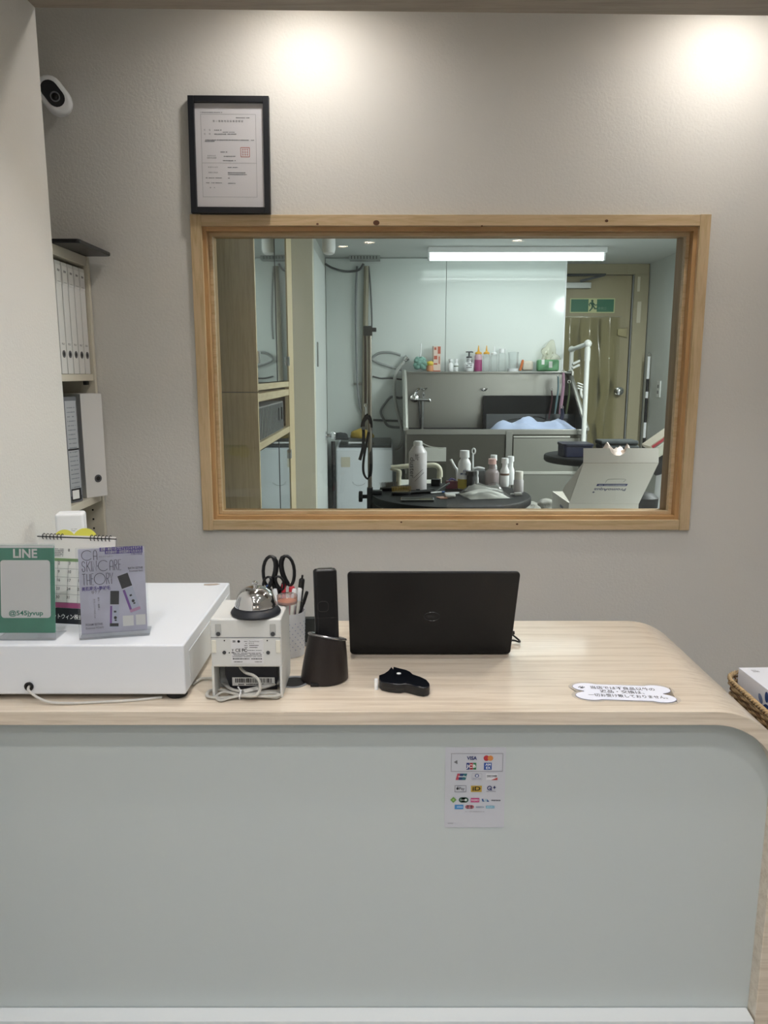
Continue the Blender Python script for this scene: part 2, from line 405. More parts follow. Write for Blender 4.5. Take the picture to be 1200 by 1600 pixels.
decal(sh, 'seal', frame_lines(0.032, 0.058, 0.162, 0.188, 0.0016)+[rc(0.0385+i*0.0065, 0.175+(j-1)*0.0075, 0.0042, 0.0012) for i in range(3) for j in range(3)]+[rc(0.0385+i*0.0065, 0.175, 0.0011, 0.020) for i in range(3)], Mred, y)

# ---------------------------------------------------------------- security camera
p = at(85, 151, 2.40)
t = thing('security_camera', 'white rounded security camera high on the wall left of the certificate', 'camera', (p.x, p.y, p.z), (math.radians(8), 0, math.radians(18)))
tilt = Matrix.Rotation(math.radians(-38), 4, 'Y')
mtx = tilt @ Matrix.Rotation(math.pi/2, 4, 'X')
cap_ = lambda w, h, n=10: [(w/2*math.cos(math.radians(a)), (h-w)/2+w/2*math.sin(math.radians(a))) for a in range(0, 181, 180//n)]+[(w/2*math.cos(math.radians(a)), -(h-w)/2+w/2*math.sin(math.radians(a))) for a in range(180, 361, 180//n)]
B().prism(cap_(0.076, 0.112), -0.02, 0.03, mtx, 0.014, 4).build('shell', M_white, t)
B().prism([(x, z+0.004) for x, z in cap_(0.048, 0.074)], 0.027, 0.0315, mtx, 0.001).build('face_plate', mat('camera_face', '#15171c', 0.15), t)
ln = B().lathe([(0.0105, 0), (0.0135, 0), (0.0135, 0.003), (0.0105, 0.003), (0.0105, 0)], 20, tilt @ Matrix.Translation((0, -0.0315, -0.006)) @ Matrix.Rotation(math.pi/2, 4, 'X')).build('lens_ring', mat('lens_grey', '#6d7076', 0.3), t)
B().lathe([(0, 0), (0.008, 0), (0.006, 0.002), (0, 0.003)], 16, tilt @ Matrix.Translation((0, -0.0315, -0.006)) @ Matrix.Rotation(math.pi/2, 4, 'X')).build('lens', mat('lens_black', '#050507', 0.05), t)
B().lathe([(0.02, 0), (0.02, 0.045), (0, 0.045)], 16, Matrix.Translation((0, 0.06, 0)) @ Matrix.Rotation(math.pi/2, 4, 'X')).build('mount', M_white, t)

# ---------------------------------------------------------------- shelf unit in the recess, with binders
XS = -0.905                     # shelf front plane, facing +x
t = thing('wall_shelf', 'cream open shelf unit in the recess behind the left wall', 'shelf', (XS, 2.29, 0))
Wd, ya, yb = 0.30, -0.15, 0.157
for nm, z0, z1 in (('top_board', 1.722, 1.7505), ('shelf_board', 1.379, 1.399), ('shelf_board', 1.000, 1.022), ('shelf_board', 0.60, 0.62), ('bottom_board', 0.05, 0.07)):
    B().lo((-Wd, ya+0.018, z0), (0, yb-0.018, z1), 0.001).build(nm, M_shelf, t)
B().lo((-Wd, yb-0.018, 0), (0.004, yb, 1.7505), 0.001).build('side_panel', M_shelf, t)
B().lo((-Wd, ya, 0), (0.004, ya+0.018, 1.7505), 0.001).build('side_panel', M_shelf, t)
B().lo((-Wd, ya+0.018, 0.0), (-Wd+0.006, yb-0.018, 1.722)).build('back_panel', mat('shelf_back', '#8f8c84', 0.6), t)
hb = B()
for z in (0.97, 0.94, 0.91, 0.88): hb.lathe([(0, 0), (0.003, 0), (0.003, 0.001)], 10, Matrix.Translation((-0.03, yb-0.0185, z)) @ Matrix.Rotation(math.pi/2, 4, 'X'))
hb.build('peg_holes', M_blackm, t)['kind'] = 'stuff'
B().box((-0.02, yb-0.03, 1.372), (0.012, 0.02, 0.012), 0.002).build('shelf_pin', M_blackm, t)

Mb = mat('binder_white', '#dfdfdd', 0.5)
ring_m = M_blackm
def binder(w, h, d, label, group=None, hole=True):
    t = thing('ring_binder', label, 'binder', group=group)
    B().lo((-d, -w/2, 0), (0, w/2, h), 0.002).build('cover', Mb, t)
    lb = B().lo((0.0002, -w/2+0.003, h*0.80), (0.0008, w/2-0.003, h*0.965)).build('spine_label', M_whitep, t)
    R = (math.pi/2, 0, math.pi/2)
    bars(lb, 'print', [(-w*0.2, w*0.2, h*0.92, 0.006), (-w*0.2, w*0.15, h*0.91, 0.003), (-w*0.3, w*0.3, h*0.82, 0.0014)], M_greyink, 0, rot=(0, 0, 0)).matrix_local = Matrix.Translation((0.001, 0, 0)) @ Euler(R).to_matrix().to_4x4()
    bars(t, 'print', [(-w*0.25, w*0.25, h*0.275, 0.003), (-w*0.25, w*0.2, h*0.265, 0.002)], M_greyink, 0, rot=(0, 0, 0)).matrix_local = Matrix.Translation((0.0004, 0, 0)) @ Euler(R).to_matrix().to_4x4()
    B().lathe([(0.006, 0), (0.0105, 0), (0.0105, 0.001), (0.006, 0.001), (0.006, 0)], 18).build('finger_ring', mat('ring_grey', '#55565a', 0.4), t, (0.0002, 0, h*0.18), (0, math.pi/2, 0))
    B().lathe([(0, 0), (0.009, 0), (0.009, 0.0006)], 18).build('finger_hole', ring_m, t, (0.0002, 0, h*0.18), (0, math.pi/2, 0))
    return t
names = ['white binder nearest the shelf side panel, last in the row of six', 'second white binder counted from the far shelf side panel', 'third white binder counted from the far shelf side panel',
         'fourth white binder counted from the far shelf side panel', 'fifth white binder counted from the far shelf side panel, second from the wall edge', 'white binder closest to the left wall edge on the upper shelf']
bw = 0.0435
first = binder(bw-0.0045, 0.312, 0.25, names[0], 'white binders on the upper shelf')
for i in range(6):
    o = first if i == 0 else copy_tree(first)
    o['label'] = names[i]
    o.location = (XS-0.006, 2.29+yb-0.018-0.002-bw*(i+0.5), 1.3995)
# lower compartment: lever arch binder pulled out, clear pocket file
o = binder(0.072, 0.318, 0.22, 'wide white binder with black finger hole pulled out on the lower shelf', 'files on the lower shelf')
o.location = (XS+0.012, 2.365, 1.0225); o.rotation_euler = (0, 0, math.radians(-38))
for ch in list(o.children):
    if ch.name.startswith(('spine_label', 'print')):
        for g in list(ch.children): bpy.data.objects.remove(g)
        bpy.data.objects.remove(ch); continue
    if ch.name.startswith(('finger',)): ch.location.y = 0.006; ch.scale = (1.15, 1.15, 1)
t = thing('pocket_file', 'clear pocket file of printed sheets beside the wide white binder', 'file', (XS-0.012, 2.262, 1.0225), (0, 0, math.radians(-20)), 'files on the lower shelf')
B().lo((-0.21, -0.028, 0), (0, 0.028, 0.312), 0.003).build('cover', clear('pocket_plastic', '#d8dbe0', 0.35, '#b9bdc6', 0.15), t)
pg = B().lo((0.0004, -0.022, 0.02), (0.0012, 0.022, 0.30)).build('sheet', mat('sheet_grey', '#aeb2b8', 0.4), t)
R4 = Euler((math.pi/2, 0, math.pi/2)).to_matrix().to_4x4()
bars(pg, 'print', [(-0.016, 0.016, 0.28-0.013*k, 0.003) for k in range(20)], mat('print_grey', '#6e737c', 0.6), 0, (0, 0, 0), seed=3).matrix_local = Matrix.Translation((0.0014, 0, 0)) @ R4
decal(pg, 'dark_band', [rc(0, 0.158, 0.044, 0.005)], M_ink, 0, (0, 0, 0)).matrix_local = Matrix.Translation((0.0016, 0, 0)) @ R4
decal(pg, 'dark_label', [rc(0, 0.024, 0.04, 0.036)], M_ink, 0, (0, 0, 0)).matrix_local = Matrix.Translation((0.0016, 0, 0)) @ R4
decal(pg, 'label_box', [rc(-0.003, 0.024, 0.028, 0.026)], M_whitep, 0, (0, 0, 0)).matrix_local = Matrix.Translation((0.0019, 0, 0)) @ R4
# black tablet lying on the shelf top, overhanging
t = thing('tablet', 'flat black tablet lying on top of the shelf, overhanging its edge', 'tablet', (XS-0.03, 2.315, 1.751), (0, 0, 0))
sl = B().prism(rrect(0.21, 0.25, 0.012), 0, 0.012, None, 0.004, 3).build('body', M_black, t)
for py_ in (0.06, 0.09): B().box((0.1045, py_, 0.006), (0.0015, 0.010, 0.003)).build('port', mat('port_grey', '#2c2e33', 0.3), sl)

# ---------------------------------------------------------------- reception counter: waterfall top, panel, kick board
ZC = 0.782
YF, YB = 1.339, 1.873
cx_, ro, ri, th = 0.616, 0.157, 0.130, 0.027
XL = -0.798
cz_ = ZC-ro
ctr = thing('reception_counter', 'pale wood waterfall reception counter with a white front panel', 'counter', (0, YF, 0))
out_, in_ = [(XL, ZC)], [(XL, ZC-th)]
for i in range(17):
    a = math.radians(90-90*i/16)
    out_.append((cx_+ro*math.cos(a), cz_+ro*math.sin(a))); in_.append((cx_+ri*math.cos(a), cz_+ri*math.sin(a)))
out_.append((cx_+ro, 0)); in_.append((cx_+ri, 0))
top = B().prism(out_+in_[::-1], -(YB-YF), 0, Matrix.Rotation(math.pi/2, 4, 'X'), 0.0012, 2).build('waterfall_top', M_counter, ctr, ang=20)
pn = [(XL, 0.0)]+[(cx_+ri+0.001, 0.0)]+[(cx_+(ri+0.001)*math.cos(math.radians(a)), cz_+(ri+0.001)*math.sin(math.radians(a))) for a in range(0, 91, 6)]+[(XL, ZC-th+0.001)]
Mp = mat('front_panel_white', '#c2caca', 0.3, spec=0.4)
B().prism(pn, -0.018, 0, Matrix.Translation((0, 0.032, 0)) @ Matrix.Rotation(math.pi/2, 4, 'X') @ Matrix.Diagonal((1, 1, 1, 1))).build('front_panel', Mp, ctr, ang=20)
B().lo((XL, -0.004, 0), (cx_+ri-0.003, 0.031, 0.122), 0.002).build('kick_board', mat('kick_white', '#e6eaec', 0.4), ctr)
B().lo((XL, YB-YF-0.03, 0), (cx_+ri, YB-YF-0.012, 0.5), 0.001).build('rear_panel', M_white, ctr)
p = onz(459, 1066, ZC)
B().lathe([(0.014, 0), (0.014, 0.0006), (0.024, 0.0006), (0.028, 0.0018), (0.030, 0.0016), (0.030, 0)], 28).build('cable_grommet', mat('grommet_grey', '#7d8084', 0.4), ctr, (p.x, p.y-YF, ZC))
B().lathe([(0, 0), (0.024, 0), (0.024, 0.0009), (0, 0.0009)], 28).build('cable_hole', M_blackm, ctr, (p.x, p.y-YF, ZC))

# payment marks sheet on the panel
q0, q1 = at(697, 1168, YF+0.031), at(788, 1293, YF+0.031)
pc = (q0+q1)/2; pw, ph = q1.x-q0.x, q0.z-q1.z
t = thing('payment_sign', 'translucent sheet of card and payment marks stuck on the counter panel', 'sign', (pc.x-0.001, YF+0.0316, pc.z))
base = B().prism(rrect(pw, ph, 0.002), 0, 0.0006, Matrix.Translation((0, 0, 0)) @ Matrix.Rotation(math.pi/2, 4, 'X')).build('sheet', mat('sheet_film', '#c4c6ce', 0.35), t)
sx_, sz_ = pw/830.0, ph/1150.0     # units of the magnified crop
def PX(x): return (x-582)*sx_
def PZ(z): return (742-z)*sz_
def col(h): return mat('print_'+h, '#'+h, 0.6)
yy = -0.0012
def pr(name, polys, h, d=0.0): return decal(t, name, [[(PX(x), PZ(z)) for x, z in p] for p in polys], col(h), yy-d)
def pt(body, x, z, hpx, h, w=None, bold=0.0, d=0.0003): return text(t, body, hpx*sz_*1.35, (PX(x), yy-d, PZ(z)), col(h), bold=bold, width=w*sx_ if w else None)
def rq(x0, z0, x1, z1): return [(x0, z0), (x1, z0), (x1, z1), (x0, z1)]
def el(x, z, rx, rz, n=20): return [(x+rx*math.cos(2*math.pi*i/n), z+rz*math.sin(2*math.pi*i/n)) for i in range(n)]
pr('box_outline', [rq(248, 248, 956, 254), rq(248, 500, 956, 506), rq(246, 248, 252, 506), rq(952, 248, 958, 506)], '8f8f98')
pr('contactless_mark', [[(282, 372), (330, 342), (334, 400)]], '6f6f74')
pt('VISA', 530, 316, 50, '28346e', 140, 0.03)
pr('red_circle', [el(730, 315, 40, 40)], 'b8343c'); pr('orange_circle', [el(784, 315, 38, 38)], 'd98b4a', 0.0002)
pr('blue_bar', [rq(457, 382, 500, 478)], '273a78'); pr('red_bar', [rq(504, 382, 546, 478)], 'a8323f'); pr('green_bar', [rq(550, 382, 592, 478)], '2f7a4c')
pt('JCB', 525, 430, 46, 'f0f0f0', 128, 0.02)
pr('blue_square', [rq(698, 380, 804, 480)], '2b4f9a'); pt('AM\nEX', 756, 430, 34, 'e8ecf4', 76, 0.02)
pr('union_red', [[(335, 534), (372, 534), (350, 626), (312, 626)]], 'b04050'); pr('union_blue', [[(372, 534), (420, 534), (398, 626), (350, 626)]], '2a4270'); pr('union_teal', [[(420, 534), (470, 534), (448, 626), (398, 626)]], '2f6a74')
pt('UnionPay', 400, 575, 22, 'eef0f0', 110, 0.02)
pr('card_outline', [rq(536, 532, 674, 536), rq(536, 624, 674, 628), rq(536, 532, 540, 628), rq(670, 532, 674, 628)], 'a9abb5'); pr('diners_disc', [el(605, 565, 28, 25)], '4a5a8c')
pr('diners_inner', [el(605, 565, 15, 17)], 'd8dae4', 0.0002); pt('Diners Club', 605, 606, 20, '4a5a8c', 110)
pr('discover_card', [rq(732, 532, 888, 626)], 'dadbe0'); pr('discover_corner', [[(800, 626), (888, 590), (888, 626)]], 'b8463f', 0.0002); pt('DISCOVER', 812, 572, 30, '2c2c34', 138, 0.02)
pr('pay_outline', [rq(302, 704, 460, 709), rq(302, 794, 460, 799), rq(302, 704, 307, 799), rq(455, 704, 460, 799)], '55565e'); pr('fruit_mark', [el(340, 750, 16, 17)], '2a2a30'); pr('fruit_leaf', [el(344, 728, 5, 8)], '2a2a30')
pt('Pay', 398, 750, 44, '3c3c44', 76)
pr('gold_card', [rq(526, 708, 676, 798)], 'b9993a'); pt('iD', 602, 752, 60, '35301c', 110, 0.03)
pr('q_ring', [el(783, 742, 34, 33)], '2a2f6a'); pr('q_inner', [el(783, 742, 20, 20)], 'c4c6ce', 0.0002); pr('q_core', [el(786, 745, 9, 9), [(795, 745), (822, 772), (808, 776), (786, 752)]], '2a2f6a', 0.0004)
pr('plus', [rq(830, 727, 870, 739), rq(844, 712, 856, 754)], '2a2f6a'); pt('QUICPay', 806, 788, 14, '44466a', 130)
pr('green_diamond', [[(286, 868), (330, 912), (286, 956), (242, 912)]], '6f9a4a'); pr('diamond_core', [el(286, 912, 12, 12)], '9fbf7c', 0.0002)
pr('green_pill', [el(400, 913, 40, 38), el(455, 913, 40, 38), rq(400, 875, 455, 951)], '35594a'); pt('Suica', 412, 912, 24, 'cfd8d2', 60); pr('pill_dot', [el(458, 913, 17, 17)], 'cfd8d2', 0.0002)
pr('pink_card', [rq(526, 884, 646, 948)], 'b8487c'); pt('PASMO', 586, 916, 24, 'f0e4ea', 100, 0.02)
pr('blue_wave', [[(676, 898), (700, 896), (704, 920), (722, 936), (690, 938)], [(752, 900), (784, 938), (752, 940)]], '3a5f94'); pr('pale_wave', [rq(722, 900, 748, 936)], '9fc0c8'); pt('manaca', 874, 916, 26, '44444c', 128, 0.02)
pr('blue_card', [rq(306, 982, 426, 1046)], '3f86c0'); pt('ICOCA', 376, 1014, 22, 'd8e8f4', 80, 0.02)
pr('rose_pill', [el(478, 1014, 25, 25), el(548, 1014, 25, 25), rq(478, 989, 548, 1039)], 'b05a68'); pt('nimoca', 512, 1014, 18, 'e0c8ce', 80)
pt('SUGOCA', 654, 1016, 24, '6f8aa0', 112, 0.02); pr('sky_card', [rq(738, 996, 858, 1036)], '7fb0c4'); pt('PiTaPa', 798, 1016, 20, 'cfe2ea', 84)
bars(t, 'small_print', [(PX(452), PX(720), PZ(1082), 0.0013), (PX(214), PX(288), PZ(1254), 0.0016)], col('8f8f98'), yy)

# bone notice laminated on the counter top
c = onz(974, 1083, ZC); e1, e2 = onz(892, 1083, ZC), onz(1058, 1083, ZC)
bl = e2.x-e1.x
t = thing('bone_notice', 'white laminated bone shaped notice lying flat on the counter', 'notice', (c.x, c.y, ZC+0.0004), (0, 0, math.radians(-5)))
def bone(k, n=14):
    L_, r_, hh = bl/2-0.038, 0.0215+k, 0.0195+k; pts = []
    def arc(cx, cy, a0, a1, rx):
        return [(cx+rx*math.cos(math.radians(a0+(a1-a0)*i/n)), cy+r_*math.sin(math.radians(a0+(a1-a0)*i/n))) for i in range(n+1)]
    pts += arc(L_, -0.021, -130, 70, 0.030+k); pts += arc(L_, 0.021, -70, 130, 0.030+k)
    pts += arc(-L_, 0.021, 50, 250, 0.030+k); pts += arc(-L_, -0.021, 110, 310, 0.030+k)
    return pts
bf = B(); bf.bm.faces.new([bf.bm.verts.new((x, y_, 0.0002)) for x, y_ in bone(0.007)])
bf.build('film', clear('laminate_film', '#fdfcfa', 0.25, '#f4efe8', 0.1, refl=0.6), t, smooth=False)
B().prism(bone(-0.0006), 0.0005, 0.0008).build('outline', mat('outline_blue', '#7a819c', 0.6), t)
B().prism(bone(-0.0016), 0.0009, 0.0011).build('paper', mat('bone_paper', '#eceefa', 0.5), t)
for i, (s_, yy_, w_) in enumerate((('当店では不良品以外の', 0.0185, 0.125), ('返品・交換は、', 0.001, 0.085), ('一切お受け致しておりません。', -0.0185, 0.150))):
    text(t, s_, 0.0155, (0.002+0.006*(i == 2), yy_, 0.0013), M_ink, rot=(0, 0, 0), width=w_, bold=0.012)
decal(t, 'paw_mark', [circ(0.0035, 12, -0.078, 0.016, 0.003)]+[circ(0.0016, 8, -0.078+dx, 0.016+dy, 0.002) for dx, dy in ((-0.005, 0.003), (-0.002, 0.006), (0.002, 0.006), (0.005, 0.003))], M_ink, 0, (0, 0, 0)).location = (0, 0, 0.0013)
# ---------------------------------------------------------------- white cash drawer box
ZD = ZC+0.112
drY0, drY1 = 1.388, 1.832
drX0, drX1 = -0.790, -0.380
t = thing('cash_drawer', 'large white cash drawer box with rubber feet on the left of the counter', 'drawer', ((drX0+drX1)/2, (drY0+drY1)/2, ZC))
hw, hd = (drX1-drX0)/2, (drY1-drY0)/2
Mdr = mat('drawer_white', '#e4e8ee', 0.35)
B().lo((-hw, -hd, 0.012), (hw, hd, 0.112), 0.004, 3).build('body', Mdr, t)
B().lo((hw-0.0002, -hd+0.035, 0.016), (hw+0.0014, hd-0.01, 0.088), 0.0006).build('side_plate', mat('drawer_plate', '#d9dbdc', 0.4), t)
for sx in (-1, 1):
    for sy in (-1, 1):
        B().lathe([(0.017, 0), (0.02, 0.003), (0.02, 0.013), (0, 0.013)], 16).build('rubber_foot', M_rubber, t, (sx*(hw-0.024), sy*(hd-0.026), 0))
p = at(46, 1072, drY0)
gx, gz = p.x-(drX0+drX1)/2, p.z-ZC
B().lathe([(0.005, 0), (0.008, 0), (0.009, 0.003), (0.006, 0.005), (0.005, 0.004), (0.005, 0)], 20).build('grommet', M_rubber, t, (gx, -hd, gz), UP)
B().lathe([(0, 0), (0.005, 0), (0.005, 0.0008)], 16).build('cord_hole', M_blackm, t, (gx, -hd, gz), UP)
B().prism([(-0.018, -0.010), (-0.004, -0.013), (0.012, -0.009), (0.020, 0.0), (0.01, 0.006), (-0.008, 0.004), (-0.02, 0.002)], 0, 0.0003).build('stain', mat('stain_brown', '#a79c90', 0.8), t, (hw-0.04, hd-0.016, 0.112))
cd = [(p.x, drY0-0.001, p.z), (p.x+0.004, drY0-0.012, p.z-0.004), (p.x+0.025, drY0-0.017, ZC+0.012), (p.x+0.05, drY0-0.02, ZC+0.005), (p.x+0.09, drY0-0.018, ZC+0.0028), (p.x+0.14, drY0-0.012, ZC+0.0026), (p.x+0.2, drY0-0.004, ZC+0.0026), (p.x+0.25, drY0+0.01, ZC+0.0026)]
tag(B().tube(cd, 0.0026, 8, 8).build('drawer_cord', mat('cord_grey', '#c9c7c2', 0.45)), 'pale grey cord coming out of the drawer grommet along the counter edge', 'cord')

# acrylic stands with printed cards on the drawer
def stand(name, label, cx, base_y, w, h, yaw, lean, body=True):
    t = thing(name, label, 'sign', (cx, base_y, ZD), (0, 0, yaw))
    s_ = B()
    s_.lo((-w/2, 0.000, 0), (w/2, 0.075, 0.003), 0.0006).build('foot', M_acryl, t)
    f = thing_free('face', t, (0, 0.001, 0.0035), (math.radians(-lean), 0, 0))
    return t, f
def thing_free(name, parent, loc, rot):
    me = bpy.data.meshes.new(name); o = bpy.data.objects.new(name, me); C.objects.link(o)
    o.parent = parent; o.location = loc; o.rotation_euler = rot; return o
def plate(w, h, y0, y1, z0=0.0, r=0.002):
    return B().prism(rrect(w, h, r, cy=z0+h/2), 0, y1-y0, Matrix.Translation((0, y1, 0)) @ Matrix.Rotation(math.pi/2, 4, 'X'))
# LINE card
e0 = onz(86, 1001, ZD)
w, h = 0.116, 0.186
t = thing('friend_card', 'green LINE card in a clear stand on the drawer', 'sign', (e0.x-w/2, e0.y, ZD), (0, 0, 0))
B().lo((-w/2, 0, 0), (w/2, 0.055, 0.002), 0.0006).build('foot', M_acryl, t)
B().lo((-w/2, 0.001, 0.002), (w/2, 0.006, 0.014), 0.0006).build('lip', M_acryl, t)
tl = (math.radians(-8), 0, 0)
gm = mat('line_green', '#3f9378', 0.5, var=(22, 0.12, (1, 1, 0.5)))
cardh = 0.170
card = plate(w-0.004, cardh, 0.0065, 0.0085, 0.014).build('card', gm, t, rot=tl)
plate(w, 0.184, 0.0035, 0.0060, 0.004).build('front_pane', M_acryl, t, rot=tl)
decal(card, 'white_edge', [rc(0, 0.181, w-0.004, 0.005)], M_whitep, 0.0063)
decal(card, 'white_tile', [rrect(0.096, 0.112, 0.006, cy=0.099)], M_whitep, 0.0063)
text(card, 'LINE', 0.0235, (0, 0.0060, 0.167), M_whitep, bold=0.03)
text(card, '@545jyvup', 0.0125, (0, 0.0060, 0.052), mat('line_green_ink', '#3f8f78', 0.6), bold=0.02, width=0.066)

# desk calendar
c0, c1 = onz(79, 979, ZD), None
w, h = 0.172, 0.182
t = thing('desk_calendar', 'spiral desk calendar with pink and black bottom bands behind the two stands', 'calendar', (at(110, 979, 1.505).x+0.002, 1.512, ZD), (0, 0, math.radians(-9)))
tl = (math.radians(-12), 0, 0)
pg = plate(w, h, 0, 0.0015, 0.0).build('page', mat('calendar_paper', '#e6e3e0', 0.7), t, rot=tl)
B().quad([(-w/2, 0.0425, 0.176), (w/2, 0.0425, 0.176), (w/2, 0.105, 0.001), (-w/2, 0.105, 0.001)]).build('easel_back', mat('easel_card', '#dcd9d4', 0.7), t, smooth=False)
decal(pg, 'black_band', [rc(0, 0.016, w, 0.032)], mat('band_black', '#1c1f27', 0.6), -0.0004)
decal(pg, 'pink_band', [rc(-0.02, 0.038, w-0.04, 0.011)], mat('band_pink', '#a8527e', 0.6), -0.0004)
decal(pg, 'purple_band', [rc(0.062, 0.038, 0.04, 0.011)], mat('band_purple', '#6b4a94', 0.6), -0.0004)
decal(pg, 'green_band', [rc(0, 0.131, w, 0.006)], mat('band_green', '#7fa06a', 0.6), -0.0004)
ps = [rc(0, 0.043+0.0175*i, w, 0.0005) for i in range(6)]+[rc(-w/2+0.0236*i, 0.087, 0.0005, 0.088) for i in range(1, 7)]
decal(pg, 'grid', ps, M_greyink, -0.0005)
text(pg, 'ットウィン株式会社', 0.0115, (-0.002, -0.0008, 0.014), M_whitep, width=0.085, bold=0.01)
for r_, (a, b_) in enumerate(((2, 3), (9, 10), (16, 17), (23, 24), (30, 31))):
    for k, v in enumerate((a-1, a, b_, b_+1)):
        if 0 < v <= 31: text(pg, str(v), 0.0085, (-0.0595+0.0236*k, -0.0008, 0.124-0.0175*r_), M_ink)
text(pg, '8', 0.008, (-0.015, -0.0008, 0.151), M_ink); bars(pg, 'small_print', [(-0.047, -0.027, 0.153-0.0035*k, 0.0022) for k in range(5)], M_greyink, -0.0006)
Mw = mat('wire_black', '#16171b', 0.4)
B().tube([(-w/2-0.002, 0, h-0.0045), (w/2+0.002, 0, h-0.0045)], 0.0011, 6).build('wire_bar', Mw, pg)
for k in list(range(0, 6))+list(range(13, 19)):
    x = -w/2+0.012+0.0082*k
    B().tube([(x, 0.0055*math.cos(a)+0.002, h-0.004+0.006*math.sin(a)) for a in [i*math.pi/6 for i in range(12)]], 0.0009, 5, closed=True).build('wire_loop', Mw, pg)
# round yellow notes standing behind the calendar
Mye = mat('note_yellow', '#d9d65a', 0.7)
for (px, py, r, lb) in ((101, 846, 0.024, 'pale yellow round sticky note behind the calendar spiral, left one'), (133, 846, 0.027, 'larger yellow round sticky note behind the calendar spiral')):
    q = at(px, py, 1.575)
    o = B().prism(circ(r, 28), 0, 0.0008).build('round_sticky_note', Mye, None, (q.x, q.y, q.z+0.001), (math.radians(78), 0, 0))
    tag(o, lb, 'sticky note', 'yellow notes on the calendar')
# little wire clip
q = onz(197, 905, ZD)
t = thing('photo_clip', 'tiny silver wire photo clip peeking over the skin care poster', 'clip', (at(198, 842, 1.56).x, 1.56, ZD))
B().tube([(0, 0, 0), (0, 0, 0.128), (0.004, 0, 0.132), (0.006, 0, 0.138), (0, 0, 0.143), (-0.006, 0, 0.138), (-0.003, 0, 0.134)], 0.0008, 6, 4).build('wire', M_chrome, t)
B().lathe([(0.014, 0), (0.014, 0.003), (0, 0.004)], 18).build('base', M_chrome, t)

# skin care poster in an acrylic stand
e0, e1 = onz(124, 1001, ZD), onz(234, 993, ZD)
ctr_ = (e0+e1)/2; yaw = math.atan2(e1.y-e0.y, e1.x-e0.x); w = (e1-e0).length
t = thing('poster_stand', 'lilac skin care poster in a clear acrylic stand on the drawer', 'sign', (ctr_.x, ctr_.y, ZD), (0, 0, yaw))
B().lo((-w/2, 0, 0), (w/2, 0.055, 0.0025), 0.0006).build('foot', M_acryl, t)
B().lo((-w/2, 0.001, 0.0025), (w/2, 0.0065, 0.012), 0.0006).build('lip', M_acryl, t)
tl = (math.radians(-8), 0, 0)
hh = 0.178
pm = mat('poster_lilac', '#d0d0e2', 0.45, var=(11, 0.22, (1, 1, 1)))
pw_, ph_ = w-0.008, 0.166
pg = plate(pw_, ph_, 0.0055, 0.0065, 0.010).build('poster', pm, t, rot=tl)
plate(w, hh, 0.0022, 0.0048, 0.001).build('front_pane', M_acryl, t, rot=tl)
kx, kz = pw_/375.0, ph_/490.0
def QX(x): return (x-625)*kx
def QZ(z): return 0.010+(606-z)*kz
Mpi = mat('poster_ink', '#4c4458', 0.6); Mpu = mat('poster_purple', '#5b4a98', 0.6)
yq = 0.0051
def arcp(cx, cz, rx, rz, a0, a1, n=20): return [(cx+rx*math.cos(math.radians(a0+(a1-a0)*i/n)), cz+rz*math.sin(math.radians(a0+(a1-a0)*i/n))) for i in range(n+1)]
GL = {'C': [arcp(.5, .5, .5, .5, 40, 320)], 'O': [arcp(.5, .5, .5, .5, 0, 360, 26)],
      'A': [[(0, 0), (0, .6)]+arcp(.5, .6, .5, .4, 180, 0, 10)+[(1, .6), (1, 0)], [(0, .38), (1, .38)]],
      'S': [[(.95, .8)]+arcp(.5, .76, .45, .24, 20, 230, 10)+[(.75, .45)]+arcp(.5, .24, .45, .24, 40, -200, 10)],
      'K': [[(0, 0), (0, 1)], [(1, 1), (0, .42)], [(.25, .56), (1, 0)]], 'I': [[(.5, 0), (.5, 1)]], 'N': [[(0, 0), (0, 1), (1, 0), (1, 1)]],
      '-': [[(0, .5), (1, .5)]], 'R': [[(0, 0), (0, 1), (.5, 1)]+arcp(.5, .76, .5, .24, 90, -90, 8)+[(0, .52)], [(.4, .52), (1, 0)]],
      'E': [[(1, 1), (0, 1), (0, 0), (1, 0)], [(0, .55), (.8, .55)]], 'T': [[(0, 1), (1, 1)], [(.5, 1), (.5, 0)]], 'H': [[(0, 0), (0, 1)], [(1, 0), (1, 1)], [(0, .42), (1, .42)]],
      'Y': [[(0, 1), (.5, .45), (1, 1)], [(.5, .45), (.5, 0)]]}
for row, z0_, z1_ in (((('C', 457, 518), ('A', 524, 543)), 126, 182), ((('S', 456, 474), ('K', 484, 503), ('I', 506, 514), ('N', 518, 538), ('-', 540, 548), ('C', 548, 606), ('A', 613, 632), ('R', 640, 655), ('E', 663, 677)), 187, 247),
                      ((('T', 455, 474), ('H', 481, 498), ('E', 505, 518), ('O', 522, 584), ('R', 591, 606), ('Y', 610, 628)), 260, 324)):
    lt = B()
    for ch, x0_, x1_ in row:
        for st_ in GL[ch]: lt.tube([(QX(x0_+(x1_-x0_)*u), yq+0.0004, QZ(z1_+(z0_-z1_)*v)) for u, v in st_], 0.00055, 4)
    lt.build('lettering', Mpi, pg)
decal(pg, 'purple_strip', [rc(QX(682), QZ(124), 245*kx, 22*kz), rc(QX(696), QZ(143), 215*kx, 18*kz)], Mpu, 0.0053)
text(pg, '皮膚・被毛へのプロフェッショナルケア', 15*kz*1.3, (QX(682), yq, QZ(124)), M_whitep, width=230*kx)
text(pg, '犬皮膚科学・研究医師から生まれた', 14*kz*1.3, (QX(696), yq, QZ(143)), M_whitep, width=205*kx)
text(pg, '究極の保湿', 14*kz*1.3, (QX(768), yq, QZ(158)), Mpu, width=66*kx)
text(pg, '美肌菌活×艶被毛', 20*kz*1.3, (QX(530), yq, QZ(347)), Mpu, width=162*kx, bold=0.02)
